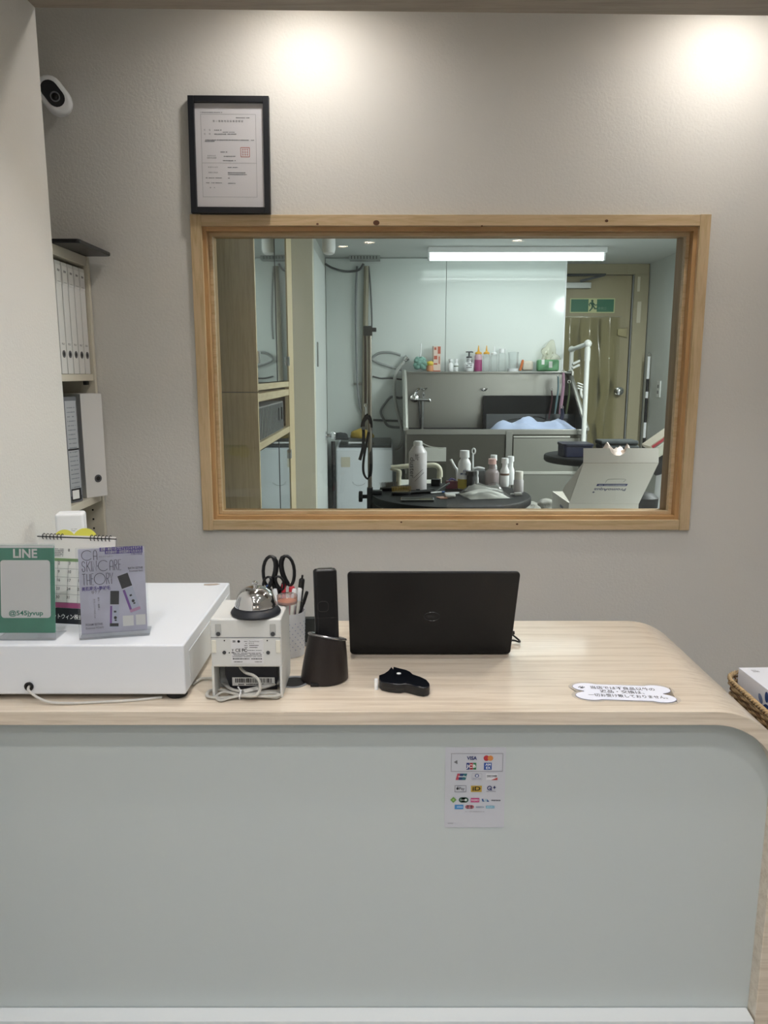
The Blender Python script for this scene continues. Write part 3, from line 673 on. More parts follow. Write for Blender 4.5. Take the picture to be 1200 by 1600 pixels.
text(pg, 'ゆケア', 18*kz*1.3, (QX(528), yq, QZ(368)), Mpi, width=48*kx)
text(pg, 'スキンケア セオリー', 9*kz*1.3, (QX(595), yq, QZ(166)), Mpi, width=84*kx)
text(pg, '\n'.join('やさしいうるおいを'), 12*kz, (QX(517), yq, QZ(462)), Mpi, line=1.05)
text(pg, '\n'.join('愛犬・愛猫に'), 12*kz, (QX(541), yq, QZ(435)), Mpi, line=1.05)
text(pg, 'BATH ESTHE', 13*kz*1.3, (QX(758), yq, QZ(240)), Mpi, width=85*kx, bold=0.015); text(pg, 'Essential Bath', 11*kz*1.3, (QX(762), yq, QZ(256)), Mpi, width=78*kx)
text(pg, 'FOAM ESTHE', 14*kz*1.3, (QX(510), yq, QZ(552)), Mpi, width=95*kx, bold=0.015); text(pg, 'Essential FOAM', 13*kz*1.3, (QX(512), yq, QZ(572)), Mpi, width=98*kx)
decal(pg, 'white_tile', [rc(QX(704), QZ(543), 62*kx, 60*kz), rc(QX(776), QZ(541), 56*kx, 60*kz)], M_whitep, 0.0053)
def shift(poly, ang, ox, oz): return [(QX(ox)+ (x*math.cos(ang)-z*math.sin(ang))*kx, QZ(oz)+(x*math.sin(ang)+z*math.cos(ang))*kz) for x, z in poly]
Mcap = mat('bottle_black_print', '#2a2a30', 0.5); Mlab = mat('bottle_label_print', '#c6cce0', 0.5); Mvio = mat('bottle_violet_print', '#8257a8', 0.5); Mpnk = mat('bottle_pink_print', '#c99ac0', 0.5)
for ox, oz, an, L_, wb in ((628, 475, -0.06, 205, 50), (718, 388, 0.30, 225, 62)):
    decal(pg, 'bottle_cap', [shift(rc(0, L_/2-32, wb, 78), an, ox, oz)], Mcap, 0.0052)
    decal(pg, 'bottle_body', [shift(rc(0, -38, wb, L_-78), an, ox, oz)], Mlab, 0.0052)
    decal(pg, 'bottle_stripe', [shift(rc(-wb*0.38, -30, wb*0.22, L_-100), an, ox, oz)], Mvio, 0.0051)
    decal(pg, 'bottle_foot', [shift(rc(0, -L_/2+16, wb, 18), an, ox, oz)], Mpnk if L_ > 210 else Mcap, 0.0050)
    decal(pg, 'bottle_dog', [shift(circ(9, 10, 6, -45), an, ox, oz), shift(rc(8, -60, 12, 8), an, ox, oz), shift(rc(4, -10, 14, 10), an, ox, oz)], Mcap, 0.0049)

# white upright device behind the calendar
q = at(110, 800, 1.74)
t = thing('router', 'white upright plastic router standing behind the calendar', 'router', (q.x, 1.74, ZD), (0, 0, math.radians(12)))
B().box((0, 0, (q.z-ZD)/2), (0.062, 0.045, q.z-ZD), 0.007, 4).build('housing', M_white, t)
bars(t, 'print', [(0.003, 0.016, (q.z-ZD)-0.036, 0.0012), (0.003, 0.012, (q.z-ZD)-0.04, 0.0012)], M_greyink, -0.0231)

# ---------------------------------------------------------------- receipt printer
pf = onz(335, 1090, ZC); ZP = 0.941
pw_, pd_, phh = 0.136, 0.128, ZP-ZC
q = at(383, 968, 1.402)
t = thing('receipt_printer', 'light grey receipt printer with its rating label facing the customers', 'printer', (q.x, 1.402, ZC))
Mpr = mat('printer_grey', '#d6d7d4', 0.45)
hx = pw_/2
b = B()
b.lo((-hx, 0, 0.062), (hx, pd_, phh), 0.004, 3)
b.build('housing', Mpr, t)
B().lo((-hx, 0.0, 0), (-hx+0.005, pd_, 0.064), 0.001).build('side_wall', Mpr, t)
B().lo((hx-0.005, 0.0, 0), (hx, pd_, 0.064), 0.001).build('side_wall', Mpr, t)
B().lo((-hx+0.005, 0.05, 0.0), (hx-0.005, pd_, 0.062), 0.001).build('rear_block', mat('printer_inner', '#9fa2a2', 0.5), t)
B().prism([(-0.04, 0.0), (0.052, 0.0), (0.052, 0.058), (-0.05, 0.058), (-0.05, 0.03)], 0, 0.014, Matrix.Translation((0, 0.05, 0.003)) @ Matrix.Rotation(math.pi/2, 4, 'X')).build('paper_roll_bay', mat('printer_navy', '#181b26', 0.35), t)
B().lo((-0.036, 0.0345, 0.010), (0.048, 0.0355, 0.027)).build('barcode_label', M_whitep, t)
rnd = random.Random(5); ps = []; x = -0.030
while x < 0.042:
    w_ = rnd.choice((0.0008, 0.0014, 0.0022)); ps.append(rc(x+w_/2, 0.021, w_, 0.009)); x += w_+rnd.choice((0.0008, 0.0014))
decal(t, 'barcode', ps, M_ink, 0.034); bars(t, 'barcode_digits', [(-0.024, 0.036, 0.0128, 0.003)], M_ink, 0.034)
B().lo((-hx+0.001, -0.0006, 0.1215), (hx-0.001, 0.0002, 0.1225)).build('seam', M_greyink, t)
for sx in (-1, 1):
    B().lo((sx*0.052-0.0055, -0.0008, 0.127), (sx*0.052+0.0055, 0.0002, 0.149), 0.0008).build('screw_slot', mat('printer_shade', '#b4b5b2', 0.5), t)
    B().lathe([(0, 0.0), (0.0042, 0), (0.0042, 0.001), (0.002, 0.0006), (0, 0.0006)], 16).build('screw', mat('screw_dark', '#5f6062', 0.3, 0.8), t, (sx*0.052, -0.0008, 0.1295), UP)
    B().lathe([(0, 0.0), (0.0036, 0), (0.0036, 0.001), (0.002, 0.0006), (0, 0.0006)], 16).build('screw', mat('screw_dark'), t, (sx*0.042, 0, 0.092), UP)
    B().lo((sx*0.0615-0.0042, -0.0025, 0.092), (sx*0.0615+0.0042, 0.0002, 0.117), 0.0008).build('pad', mat('pad_cream', '#e6e3d6', 0.6), t)
    B().lathe([(0, 0), (0.0013, 0), (0.0013, 0.0006)], 10).build('vent_hole', M_blackm, t, (sx*0.041, 0, 0.116), UP)
    B().lathe([(0, 0), (0.0012, 0), (0.0012, 0.0006)], 10).build('vent_hole', M_blackm, t, (sx*0.0325, 0, 0.0915), UP)
lb = B().lo((-0.029, -0.0008, 0.070), (0.033, 0.0002, 0.1185)).build('rating_label', mat('label_silver', '#dcdcde', 0.5), t)
text(lb, 'SII', 0.0056, (-0.0225, -0.0011, 0.1145), M_ink, bold=0.03); decal(lb, 'dot', [circ(0.0026, 16, -0.0135, 0.1145)], M_ink, -0.0011)
text(lb, 'CE', 0.0088, (-0.0155, -0.0011, 0.0965), M_ink, bold=0.015); text(lb, 'FC', 0.0088, (-0.003, -0.0011, 0.0965), M_ink, bold=0.03)
text(lb, 'Thermal Printer', 0.0034, (0.016, -0.0011, 0.1145), M_ink, width=0.02); text(lb, 'RP-D10', 0.0032, (0.0105, -0.0011, 0.1105), M_ink)
bars(lb, 'small_print', [(-0.003, 0.003, 0.1145-0.004*k, 0.0016) for k in range(4)]+[(0.007, 0.026, 0.1065, 0.0017), (0.007, 0.022, 0.1025, 0.0017), (0.002, 0.03, 0.0965, 0.0015)]+[(-0.027, 0.03, 0.091-0.0024*k, 0.0013) for k in range(4)]+[(-0.026, 0.03, 0.0795, 0.0026), (-0.024, -0.004, 0.0735, 0.0017), (0.016, 0.03, 0.0735, 0.0017)], M_ink, -0.001, gap=0.3)
decal(lb, 'bin_mark', [rc(-0.0255, 0.0985, 0.004, 0.0006), rc(-0.0255, 0.0965, 0.0012, 0.004), rc(-0.0255, 0.092, 0.005, 0.0016)], M_ink, -0.0011)
prx = q.x

# service bell on the printer
q = onz(400, 958, ZP)
t = thing('service_bell', 'chrome service bell on a black base on top of the printer', 'bell', (q.x, q.y, ZP+0.0002))
B().lathe([(0.047, 0), (0.0485, 0.004), (0.047, 0.007), (0.041, 0.0145), (0.038, 0.016), (0, 0.016)], 40).build('base', mat('bell_base', '#12161f', 0.5), t)
B().lathe([(0.0375, 0.0165), (0.0405, 0.0165), (0.0405, 0.0200), (0.0385, 0.023), (0.0375, 0.029), (0.034, 0.038), (0.028, 0.0455), (0.019, 0.051), (0.010, 0.0535), (0, 0.054)], 40).build('dome', M_chrome, t)
B().lathe([(0.004, 0.053), (0.0035, 0.057), (0.0055, 0.060), (0.0055, 0.062), (0.003, 0.0645), (0, 0.065)], 18).build('button', M_chrome, t)

# clear round case with orange inside, on the printer's back corner
q = onz(449, 943, ZP)
t = thing('round_case', 'small clear round case with orange content beside the service bell', 'case', (q.x, q.y, ZP+0.0003))
B().lathe([(0.017, 0), (0.0205, 0.002), (0.021, 0.017), (0.0195, 0.018), (0, 0.018)], 28).build('lid', clear('case_clear', '#f4eeee', 0.22, '#e8e4e4', 0.08), t)
B().lathe([(0.0, 0.001), (0.019, 0.001), (0.0195, 0.006), (0, 0.0065)], 24).build('filling', mat('orange_gel', '#d98458', 0.4), t)

# printer cable bundle
cz = ZC+0.0045
Mc = mat('cable_grey', '#b7b5ae', 0.5)
t = thing('cable_bundle', 'grey printer cable coiled and tied in front of the printer', 'cable', (prx, 1.385, ZC))
def loc2(px, py, dz=0.0): 
    v = onz(px, py, ZC+dz); return (v.x-prx, v.y-1.385, dz)
loops = [
 [loc2(375, 1083, .004), loc2(350, 1078, .004), loc2(328, 1079, .004), loc2(325, 1088, .004), loc2(345, 1090, .004), loc2(375, 1088, .004), loc2(410, 1088, .004), loc2(432, 1090, .004), loc2(438, 1083, .004), loc2(420, 1080, .004), loc2(380, 1084, .009)],
 [loc2(375, 1086, .009), loc2(350, 1081, .008), loc2(338, 1088, .004), loc2(345, 1094, .004), loc2(360, 1090, .006), loc2(380, 1087, .008), loc2(420, 1088, .008), loc2(436, 1086, .008), loc2(425, 1083, .008), loc2(380, 1085, .010)]]
for lp in loops: B().tube(lp, 0.0036, 8, 8, flat=0.6).build('loop', Mc, t)
B().tube([loc2(300, 1070, .004), loc2(316, 1060, .004), loc2(340, 1062, .006), loc2(360, 1076, .012), loc2(376, 1080, .012)], 0.0036, 8, 8, flat=0.6).build('lead', Mc, t)
B().tube([(-0.018, 0.062, 0.062), (-0.018, 0.045, 0.052), (-0.005, 0.03, 0.046), (0.012, 0.02, 0.044), (0.024, 0.012, 0.036), (0.026, 0.005, 0.022), (0.018, -0.002, 0.012), (-0.005, 0.0, 0.011)], 0.003, 8, 8).build('lead', Mc, t)
v = loc2(425, 1072, .010)
B().tube([loc2(380, 1081, .012), loc2(405, 1075, .012), loc2(425, 1069, .012), loc2(436, 1066, .012)], 0.0062, 8, 6, flat=0.7).build('plug', mat('plug_grey', '#c6c5c0', 0.45), t)
v = loc2(376, 1086, .008)
B().tube([(v[0]+0.003*math.sin(a)*0.4, v[1]+0.011*math.cos(a), 0.009+0.0085*math.sin(a)) for a in [i*math.pi/8 for i in range(16)]], 0.0012, 6, closed=True).tube([(v[0], v[1], 0.017), (v[0]-0.004, v[1]-0.003, 0.026)], 0.0014, 6).build('twist_tie', M_white, t)

# ---------------------------------------------------------------- pen cup and what stands in it
cupp = onz(452, 1021, ZC)
cx0, cy0 = cupp.x, cupp.y+0.002
ZK = ZC+0.0005
t = thing('pen_cup', 'translucent white perforated pen cup behind the printer', 'cup', (cx0, cy0, ZK))
Mk = clear('cup_plastic', '#f0f2f6', 0.75, '#eef1f6', 0.25, refl=0.5)
prof = [(0.0, 0.001), (0.033, 0.001), (0.036, 0.100), (0.0375, 0.1005), (0.0375, 0.0985), (0.0345, 0.0), (0.0, 0.0)]
B().lathe(prof, 32).build('wall', Mk, t)
hb = B()
for r_ in range(9):
    for k in range(18):
        a = 2*math.pi*(k+0.5*(r_ % 2))/18; z = 0.018+0.0075*r_; rr = 0.0345+0.003*z/0.1+0.0003
        hb.lathe([(0, 0), (0.0013, 0.0), (0.0013, 0.0004)], 8, Matrix.Translation((rr*math.cos(a), rr*math.sin(a), z)) @ Matrix.Rotation(a, 4, 'Z') @ Matrix.Rotation(math.pi/2, 4, 'Y'))
hb.build('perforations', mat('hole_blue', '#8a97b4', 0.6), t)['kind'] = 'stuff'
def pen(label, name, top, bot, r, m, cap=None, caplen=0.03, tip=None, cat='pen', group='pens in the cup'):
    t = thing(name, label, cat, bot, group=group)
    v = Vector(top)-Vector(bot); q = v.to_track_quat('Z', 'Y'); t.rotation_euler = q.to_euler()
    L_ = v.length
    B().lathe([(0, 0), (r*0.5, 0.0), (r, 0.012), (r, L_-(caplen if cap else 0.002)), (r*0.8, L_-(caplen if cap else 0)), (0, L_-(caplen if cap else 0))], 14).build('barrel', m, t)
    if cap: B().lathe([(0, L_-caplen), (r*1.18, L_-caplen), (r*1.12, L_-0.003), (r*0.8, L_), (0, L_)], 14).build('cap', cap, t)
    if tip: B().lathe([(0, L_), (r*0.4, L_), (r*0.4, L_+0.008), (0, L_+0.008)], 10).build('plunger', tip, t)
    return t
def cup_pt(dx, dy): return (cx0+dx, cy0+dy, ZK+0.002)
Mpw = mat('marker_white', '#e8e6da', 0.4); Mrd = mat('pen_red', '#c23644', 0.35); Mbl = mat('pen_blue', '#3f5f9a', 0.35)
def tp(px, py, Y): v = at(px, py, Y); return (v.x, v.y, v.z)
pen('white capped marker on the right of the pen cup', 'marker_pen', tp(469, 918, cy0), cup_pt(0.010, 0.006), 0.0046, Mpw, M_white)
pen('white capped marker left of its twin near the cup rim', 'marker_pen', tp(460, 920, cy0-0.005), cup_pt(-0.002, -0.008), 0.0046, Mpw, M_white)
pen('short white marker leaning over the bell side of the cup', 'marker_pen', tp(430, 920, cy0), cup_pt(-0.020, 0.0), 0.0046, Mpw, M_white)
pen('red capped pen in the middle of the cup', 'marker_pen', tp(443, 912, cy0+0.008), cup_pt(-0.01, 0.012), 0.0042, M_white, Mrd, 0.05)
pen('thick red and clear pen behind the white markers', 'marker_pen', tp(456, 916, cy0+0.013), cup_pt(0.004, 0.018), 0.006, mat('pen_pink', '#d9a0a6', 0.3), Mrd, 0.02)
pen('black click pen rising highest at the right of the cup', 'ballpoint_pen', tp(472, 904, cy0+0.004), cup_pt(0.008, 0.004), 0.0058, M_black, M_black, 0.05, M_black)
pen('slim black pen tilted out over the right rim', 'ballpoint_pen', tp(480, 924, cy0-0.004), cup_pt(-0.004, -0.006), 0.0034, M_black, M_black, 0.03)
pen('blue capped pen beside the scissor handle', 'ballpoint_pen', tp(418, 914, cy0+0.004), cup_pt(-0.012, 0.004), 0.004, M_white, Mbl, 0.03)
def scissors(label, top_px, Y, bot, hw_, hh_, r, spread):
    v = at(top_px[0], top_px[1], Y)
    t = thing('scissors', label, 'scissors', bot, group='scissors in the pen cup')
    dx, dy, dz = v.x-bot[0], v.y-bot[1], v.z-bot[2]
    b0 = Vector((dx, dy, dz))
    for s_ in (-1, 1):
        cxh = b0+Vector((s_*spread, 0, -hh_))
        pts = []
        for i in range(18):
            a = 2*math.pi*i/18
            x = hw_*math.cos(a)*(1.0-0.18*math.sin(a)*-1); z = hh_*math.sin(a)
            sh_ = -s_*0.004*math.sin(a)
            pts.append(cxh+Vector((x+sh_, 0.002*s_, z)))
        B().tube(pts, [r*(1.55 if math.cos(2*math.pi*i/18)*s_ < -0.3 else 1.0) for i in range(18)], 10, closed=True).build('handle', M_black, t)
        B().tube([cxh+Vector((-s_*hw_*0.6, 0, -hh_*0.85)), b0+Vector((s_*0.004, 0.001*s_, -2*hh_-0.018)), b0+Vector((-s_*0.004, 0.001*s_, -2*hh_-0.035))], [r*1.7, r*1.6, r], 10, 4).build('shank', M_black, t)
    B().prism([(-0.008, 0), (0.008, 0), (0.002, -0.06), (-0.002, -0.06)], -0.001, 0.001, Matrix.Translation(b0+Vector((0, 0, -2*hh_-0.03))) @ Matrix.Rotation(math.pi/2, 4, 'X')).build('blade', M_steel, t)
    return t
scissors('large black handled scissors standing upright in the cup', (435, 869, ), cy0+0.012, cup_pt(-0.012, 0.012), 0.0138, 0.0335, 0.0038, 0.0205)
scissors('small black handled scissors tucked below the large pair', (427, 901), cy0+0.002, cup_pt(-0.016, 0.0), 0.0085, 0.015, 0.0026, 0.0140)

# ---------------------------------------------------------------- cordless phone
q = onz(507, 1059, ZC)
t = thing('phone_charger', 'dark brown cone shaped phone cradle with a slanted silver rim', 'phone cradle', (q.x, q.y, ZC))
n = 36; b = B(); rb, rt = 0.049, 0.0375
ringsz = []
for k, (rr, fr_) in enumerate(((0.0, 0), (rb-0.003, 0), (rb, 0.03), (rb-0.002, 0.25), (rt+0.0035, 0.75), (rt+0.0005, 0.96))):
    if rr == 0: continue
    ring = []
    for i in range(n):
        a = 2*math.pi*i/n; x, y_ = rr*math.cos(a), rr*math.sin(a)
        ztop = 0.090-0.19*(x)-0.30*y_
        ring.append(b.bm.verts.new((x+0.007*fr_, y_, ztop*fr_)))
    ringsz.append(ring)
b.bm.faces.new(ringsz[0][::-1])
for A, D in zip(ringsz, ringsz[1:]):
    for i in range(n): b.bm.faces.new((A[i], A[(i+1) % n], D[(i+1) % n], D[i]))
b.bm.faces.new(ringsz[-1])
Mph = mat('phone_brown', '#2e2827', 0.38, 0.35)
b.build('body', Mph, t)
pts = [(0.007+rt*math.cos(2*math.pi*i/n), rt*math.sin(2*math.pi*i/n), 0.090-0.19*rt*math.cos(2*math.pi*i/n)-0.30*rt*math.sin(2*math.pi*i/n)-0.0005) for i in range(n)]
B().tube(pts, 0.0024, 8, closed=True).build('rim', mat('rim_silver', '#a9a9aa', 0.25, 0.9), t)
B().box((-0.016, -rb+0.004, 0.004), (0.017, 0.008, 0.006), 0.001).build('cable_notch', M_blackm, t)
v = at(511, 890, q.y+0.034)
t2 = thing('phone_handset', 'black cordless handset standing upright in the phone cradle', 'phone', (q.x+0.006, q.y+0.010, ZC+0.074), (math.radians(-9), math.radians(-1.0), math.radians(6)))
hL = 0.152
B().prism(rrect(0.0485, 0.026, 0.009, 5), 0, hL, None, 0.006, 4).build('body', mat('handset_black', '#100f11', 0.3), t2)
B().prism(rrect(0.030, 0.012, 0.004), hL, hL+0.0012).build('end_cap', mat('handset_end', '#55534f', 0.35), t2)
pts = [(x, -0.0132, z) for x, z in rrect(0.021, 0.021, 0.007, 4, cx=-0.006, cy=0.075)]
B().tube(pts, 0.0006, 6, closed=True).build('speaker_ring', mat('handset_line', '#2c2826', 0.5), t2)
B().box((0, -0.0131, 0.052), (0.044, 0.0006, 0.0008)).box((0.012, -0.0133, 0.051), (0.006, 0.001, 0.002)).build('battery_seam', mat('handset_line'), t2)
# dark block behind
q = onz(486, 1003, ZC)
t = thing('card_reader', 'dark grey card reader standing between pen cup and handset', 'card reader', (q.x+0.016, 1.69, ZC), (0, 0, 0))
B().lo((-0.033, 0, 0.008), (0.033, 0.016, 0.066), 0.002).build('housing', mat('reader_grey', '#2c302f', 0.4), t)
B().lo((-0.033, -0.004, 0), (0.033, 0.03, 0.009), 0.001).build('foot', mat('reader_foot', '#8d9092', 0.3, 0.6), t)

# ---------------------------------------------------------------- laptop
pl, pr_ = onz(547, 1023, ZC), onz(797, 1023, ZC)
w = 0.358; lx = (pl.x+pr_.x)/2
tilt_a = 0.0
tl_, tr_ = None, None
t = thing('laptop', 'black laptop with its lid back towards the customers', 'laptop', (lx, pl.y, ZC), (0, 0, math.radians(0.0)))
Ml = mat('laptop_black', '#0d0d10', 0.45, spec=0.3)
w = pr_.x-pl.x
B().prism(rrect(w, 0.232, 0.012), 0.001, 0.017, Matrix.Translation((0, 0.118, 0)), 0.002).build('base', Ml, t)
lid = B().prism(rrect(w, 0.232, 0.009, cy=0.116), 0, 0.007, Matrix.Rotation(math.pi/2, 4, 'X'), 0.0022, 3).build('lid', Ml, t, (0, 0.004, 0.005), (math.radians(LID), 0, 0))
yl = -0.0074
text(lid, 'DELL', 0.0105, (0.0, yl, 0.112), mat('laptop_logo', '#2d2d31', 0.25), bold=0.03, width=0.022)
B().tube([(0.0165*math.cos(2*math.pi*i/32), yl+0.0002, 0.112+0.0125*math.sin(2*math.pi*i/32)) for i in range(32)], 0.0008, 6, closed=True).build('logo_ring', mat('laptop_logo'), lid)
B().tube([(-w/2+0.03, 0.008, 0.010), (w/2-0.03, 0.008, 0.010)], 0.005, 10).build('hinge', M_blackm, t)
kb = B()
for r_ in range(5):
    for k in range(13): kb.box((-0.12+0.02*k, 0.045+0.02*r_, 0.0178), (0.016, 0.016, 0.0016))
kb.build('keys', M_blackm, t)['kind'] = 'stuff'
t = thing('usb_cable', 'black cable with a plug looping beside the right edge of the laptop', 'cable', (lx+w/2, pl.y+0.05, ZC))
B().tube([(0.001, 0.02, 0.009), (0.02, 0.018, 0.009), (0.03, 0.012, 0.008), (0.034, 0.024, 0.006), (0.026, 0.04, 0.010), (0.016, 0.05, 0.016)], 0.0022, 8, 6).build('lead', M_black, t)
B().box((0.016, 0.052, 0.0165), (0.012, 0.022, 0.009), 0.002, rot=(math.radians(-10), 0, math.radians(30))).build('plug', M_black, t)
B().box((0.008, 0.020, 0.009), (0.014, 0.008, 0.006), 0.001).build('connector', M_black, t)

# ---------------------------------------------------------------- dog head tape measure
a_, b_ = onz(583, 1078, ZC), onz(670, 1078, ZC)
kk = (b_.x-a_.x)/860.0
cc = onz(627, 1075, ZC)
t = thing('tape_measure', 'black dog shaped tape measure with a white end tab on the counter', 'tape measure', (cc.x, cc.y, ZC+0.0003))
vs_ = kk*2.7    # the counter top is seen at a flat angle
def TM(x, y): return ((x-570)*kk, (400-y)*vs_)
ol = [TM(*p) for p in ((222, 400), (222, 345), (300, 318), (365, 275), (410, 222), (425, 216), (448, 246), (455, 212), (560, 238), (660, 262), (720, 290), (760, 330), (880, 370), (960, 410), (997, 460), (998, 490), (970, 515), (900, 528), (810, 515), (720, 492), (620, 470), (560, 480), (480, 478), (360, 462), (260, 440))]
B().prism(ol, 0, 0.0195, None, 0.0025, 3).build('case', mat('tape_navy', '#0d1016', 0.25), t)
B().prism([(x*1.004, y*1.004) for x, y in ol], 0.0105, 0.0109).build('seam', M_blackm, t)
x, y_ = TM(535, 325)
B().lathe([(0, 0), (0.0045, 0), (0.0045, 0.001), (0, 0.0012)], 20).build('button', M_white, t, (x, y_, 0.0193))
x, y_ = TM(180, 420)
B().lathe([(0, 0), (0.0038, 0.0), (0.0038, 0.021), (0.003, 0.022), (0, 0.022)], 18).build('end_tab', M_white, t, (x, y_, 0))
# ---------------------------------------------------------------- basket on a side stand at the right end of the counter
ZB = 0.61
t = thing('side_stand', 'low wooden stand beside the right end of the counter', 'stand', (1.06, 1.60, 0))
B().lo((-0.27, -0.42, ZB-0.02), (0.30, 0.10, ZB), 0.002).build('top', M_counter, t)
for sx in (-0.245, 0.275):
    for sy in (-0.395, 0.075): B().lo((sx-0.018, sy-0.018, 0), (sx+0.018, sy+0.018, ZB-0.02), 0.001).build('leg', M_counter, t)
zr = 0.714
c0, c1 = onz(1129, 1052, zr), onz(1200, 1146, zr)
bw_, bd_ = 0.36, 0.52
bx, by = 0.788+bw_/2, 1.702-bd_/2
t = thing('wicker_basket', 'brown wicker basket beside the right end of the counter', 'basket', (bx, by, ZB+0.0004))
Mwk = mat('wicker', '#9a8260', 0.6, var=(60, 0.3, (1, 1, 1))); Mwd = mat('wicker_dark', '#6d4f33', 0.65, var=(60, 0.3, (1, 1, 1)))
hb_ = zr-ZB
def ring_pts(k, z, n=96):
    w_, d_ = bw_-0.05+0.05*k, bd_-0.05+0.05*k; r_ = 0.06
    P = [Vector((x, y, z)) for x, y in rrect(w_, d_, r_, 8)]
    L_ = [0]
    for i in range(len(P)): L_.append(L_[-1]+(P[(i+1) % len(P)]-P[i]).length)
    out = []
    for j in range(n):
        s_ = L_[-1]*j/n; i = max(k2 for k2 in range(len(P)) if L_[k2] <= s_+1e-9)
        f = (s_-L_[i])/max(1e-9, L_[i+1]-L_[i]); out.append(P[i].lerp(P[(i+1) % len(P)], f))
    return out
N = 144
nr = 15
for r_ in range(nr):
    k = r_/(nr-1); z = 0.006+(hb_-0.016)*k
    P = ring_pts(k, z, N); c_ = Vector((0, 0, z)); pts = []
    for j, p in enumerate(P):
        nrm = (p-c_); nrm.z = 0; nrm.normalize()
        pts.append(p+nrm*0.0026*math.cos(math.pi*(j/2+r_)))
    B().tube(pts, 0.0029, 6, closed=True).build('woven_strand', Mwk if r_ % 3 else Mwd, t)
sb = B()
P0, P1 = ring_pts(0, 0.003, N//2), ring_pts(1, hb_-0.004, N//2)
for j in range(0, N//2): sb.tube([P0[j], P1[j]], 0.0022, 5)
sb.build('stakes', Mwd, t)['kind'] = 'stuff'
for s_ in range(3):
    P = ring_pts(1.02, hb_, N*3); pts = []
    for j, p in enumerate(P):
        nrm = Vector((p.x, p.y, 0)).normalized(); ph_ = 2*math.pi*(j/8)+s_*2*math.pi/3
        pts.append(p+nrm*0.0034*math.cos(ph_)+Vector((0, 0, 0.0034*math.sin(ph_))))
    B().tube(pts, 0.0026, 6, closed=True).build('rim_braid', mat('wicker_rim', '#b59b74', 0.6, var=(60, 0.25, (1, 1, 1))), t)
for s_ in range(2):
    P = ring_pts(0.72, 0.060, N*2); pts = []
    for j, p in enumerate(P):
        nrm = Vector((p.x, p.y, 0)).normalized(); ph_ = 2*math.pi*(j/12)+s_*math.pi
        pts.append(p+nrm*(0.007+0.003*math.cos(ph_))+Vector((0, 0, 0.003*math.sin(ph_))))
    B().tube(pts, 0.0028, 6, closed=True).build('band_braid', Mwk, t)
B().prism(rrect(bw_-0.05, bd_-0.05, 0.06, 8), 0, 0.004).build('bottom', Mwd, t)
# carton in the basket
zt = zr+0.018
k0 = onz(1154, 1043, zt)
t = thing('product_box', 'white and blue product carton with flower marks lying in the basket', 'box', (k0.x, k0.y, ZB+0.0055), (0, 0, math.radians(2)))
bh = zt-ZB-0.0055; bwid, bdep = 0.20, 0.34
B().lo((0, -bdep, 0), (bwid, 0, bh), 0.001).build('carton', mat('carton_white', '#e8eaf2', 0.45), t)
Mbb = mat('carton_blue', '#2f63b8', 0.45); Mdb = mat('carton_navy', '#27437e', 0.5); Mgb = mat('carton_greyblue', '#7484a8', 0.5)
decal(t, 'blue_band', [[(0.03, -0.215), (bwid, -0.215), (bwid, -0.105), (0.05, -0.105), (0.022, -0.14)]], Mbb, 0, (0, 0, 0)).location = (0, 0, bh+0.0004)
decal(t, 'white_wave', [[(0.0, -0.165), (0.03, -0.15), (0.05, -0.19), (0.035, -0.2)]], M_whitep, 0, (0, 0, 0)).location = (0, 0, bh+0.0007)
decal(t, 'dark_square', [rc(0.125, -0.036, 0.03, 0.03)], mat('carton_dark', '#5f625c', 0.5), 0, (0, 0, 0)).location = (0, 0, bh+0.0004)
bars(t, 'small_print', [(0.02, 0.035, -0.018-0.005*k, 0.003) for k in range(3)], M_greyink, 0, (0, 0, 0)).location = (0, 0, bh+0.0004)
SIDE = Matrix.Translation((-0.0006, 0, 0)) @ Euler((math.pi/2, 0, -math.pi/2)).to_matrix().to_4x4()
fl = []
fx, fz = 0.132, 0.058
decal(t, 'flower_ring', [[(fx+r*math.cos(a), fz+r*1.25*math.sin(a)) for r, a in [(0.021, 2*math.pi*i/24) for i in range(24)]]], Mdb, 0, (0, 0, 0)).matrix_local = SIDE
decal(t, 'flower_core', [circ(0.0115, 20, fx, fz, 0.015)], mat('carton_shade', '#d8dae2', 0.45), 0, (0, 0, 0)).matrix_local = Matrix.Translation((-0.0004, 0, 0)) @ SIDE
for i in range(9):
    a = 2*math.pi*i/9+0.3; R = 0.038
    pet = [(fx+R*math.cos(a)+0.012*math.cos(u)*math.cos(a)-0.0075*math.sin(u)*math.sin(a), fz+R*math.sin(a)*1.1+0.012*math.cos(u)*math.sin(a)+0.0075*math.sin(u)*math.cos(a)) for u in [2*math.pi*k/14 for k in range(14)]]
    if max(z for x, z in pet) < bh and min(z for x, z in pet) > 0: decal(t, 'petal', [pet], (Mdb, Mgb)[i % 2], 0, (0, 0, 0)).matrix_local = SIDE

# ================================================================ the grooming room behind the window
ZG = 2.235
M_cream = mat('cream_partition', '#ebe7d8', 0.7, bump=(120, 0.1))
struct(B().lo((-1.1, YW+0.121, ZG), (2.15, 6.3, ZG+0.1)).build('ceiling_grooming_room', mat('grooming_ceiling', '#cdd1cf', 0.8), smooth=False))
struct(B().lo((-0.55, 6.2, 0), (2.15, 6.3, ZG)).build('wall_far', M_backwall, smooth=False))
struct(B().lo((-1.2, YW+0.121, 0), (-1.1, 4.38, ZG)).build('wall_grooming_left', M_cream, smooth=False))
struct(B().lo((-1.1, 4.30, 0), (-0.385, 4.38, ZG)).build('wall_partition', M_cream, smooth=False))
struct(B().lo((-0.55, 4.38, 0), (-0.43, 6.2, ZG)).build('wall_inner_left', M_backwall, smooth=False))
struct(B().lo((2.05, YW+0.121, 0), (2.15, 6.2, ZG)).build('wall_inner_right', M_backwall, smooth=False))
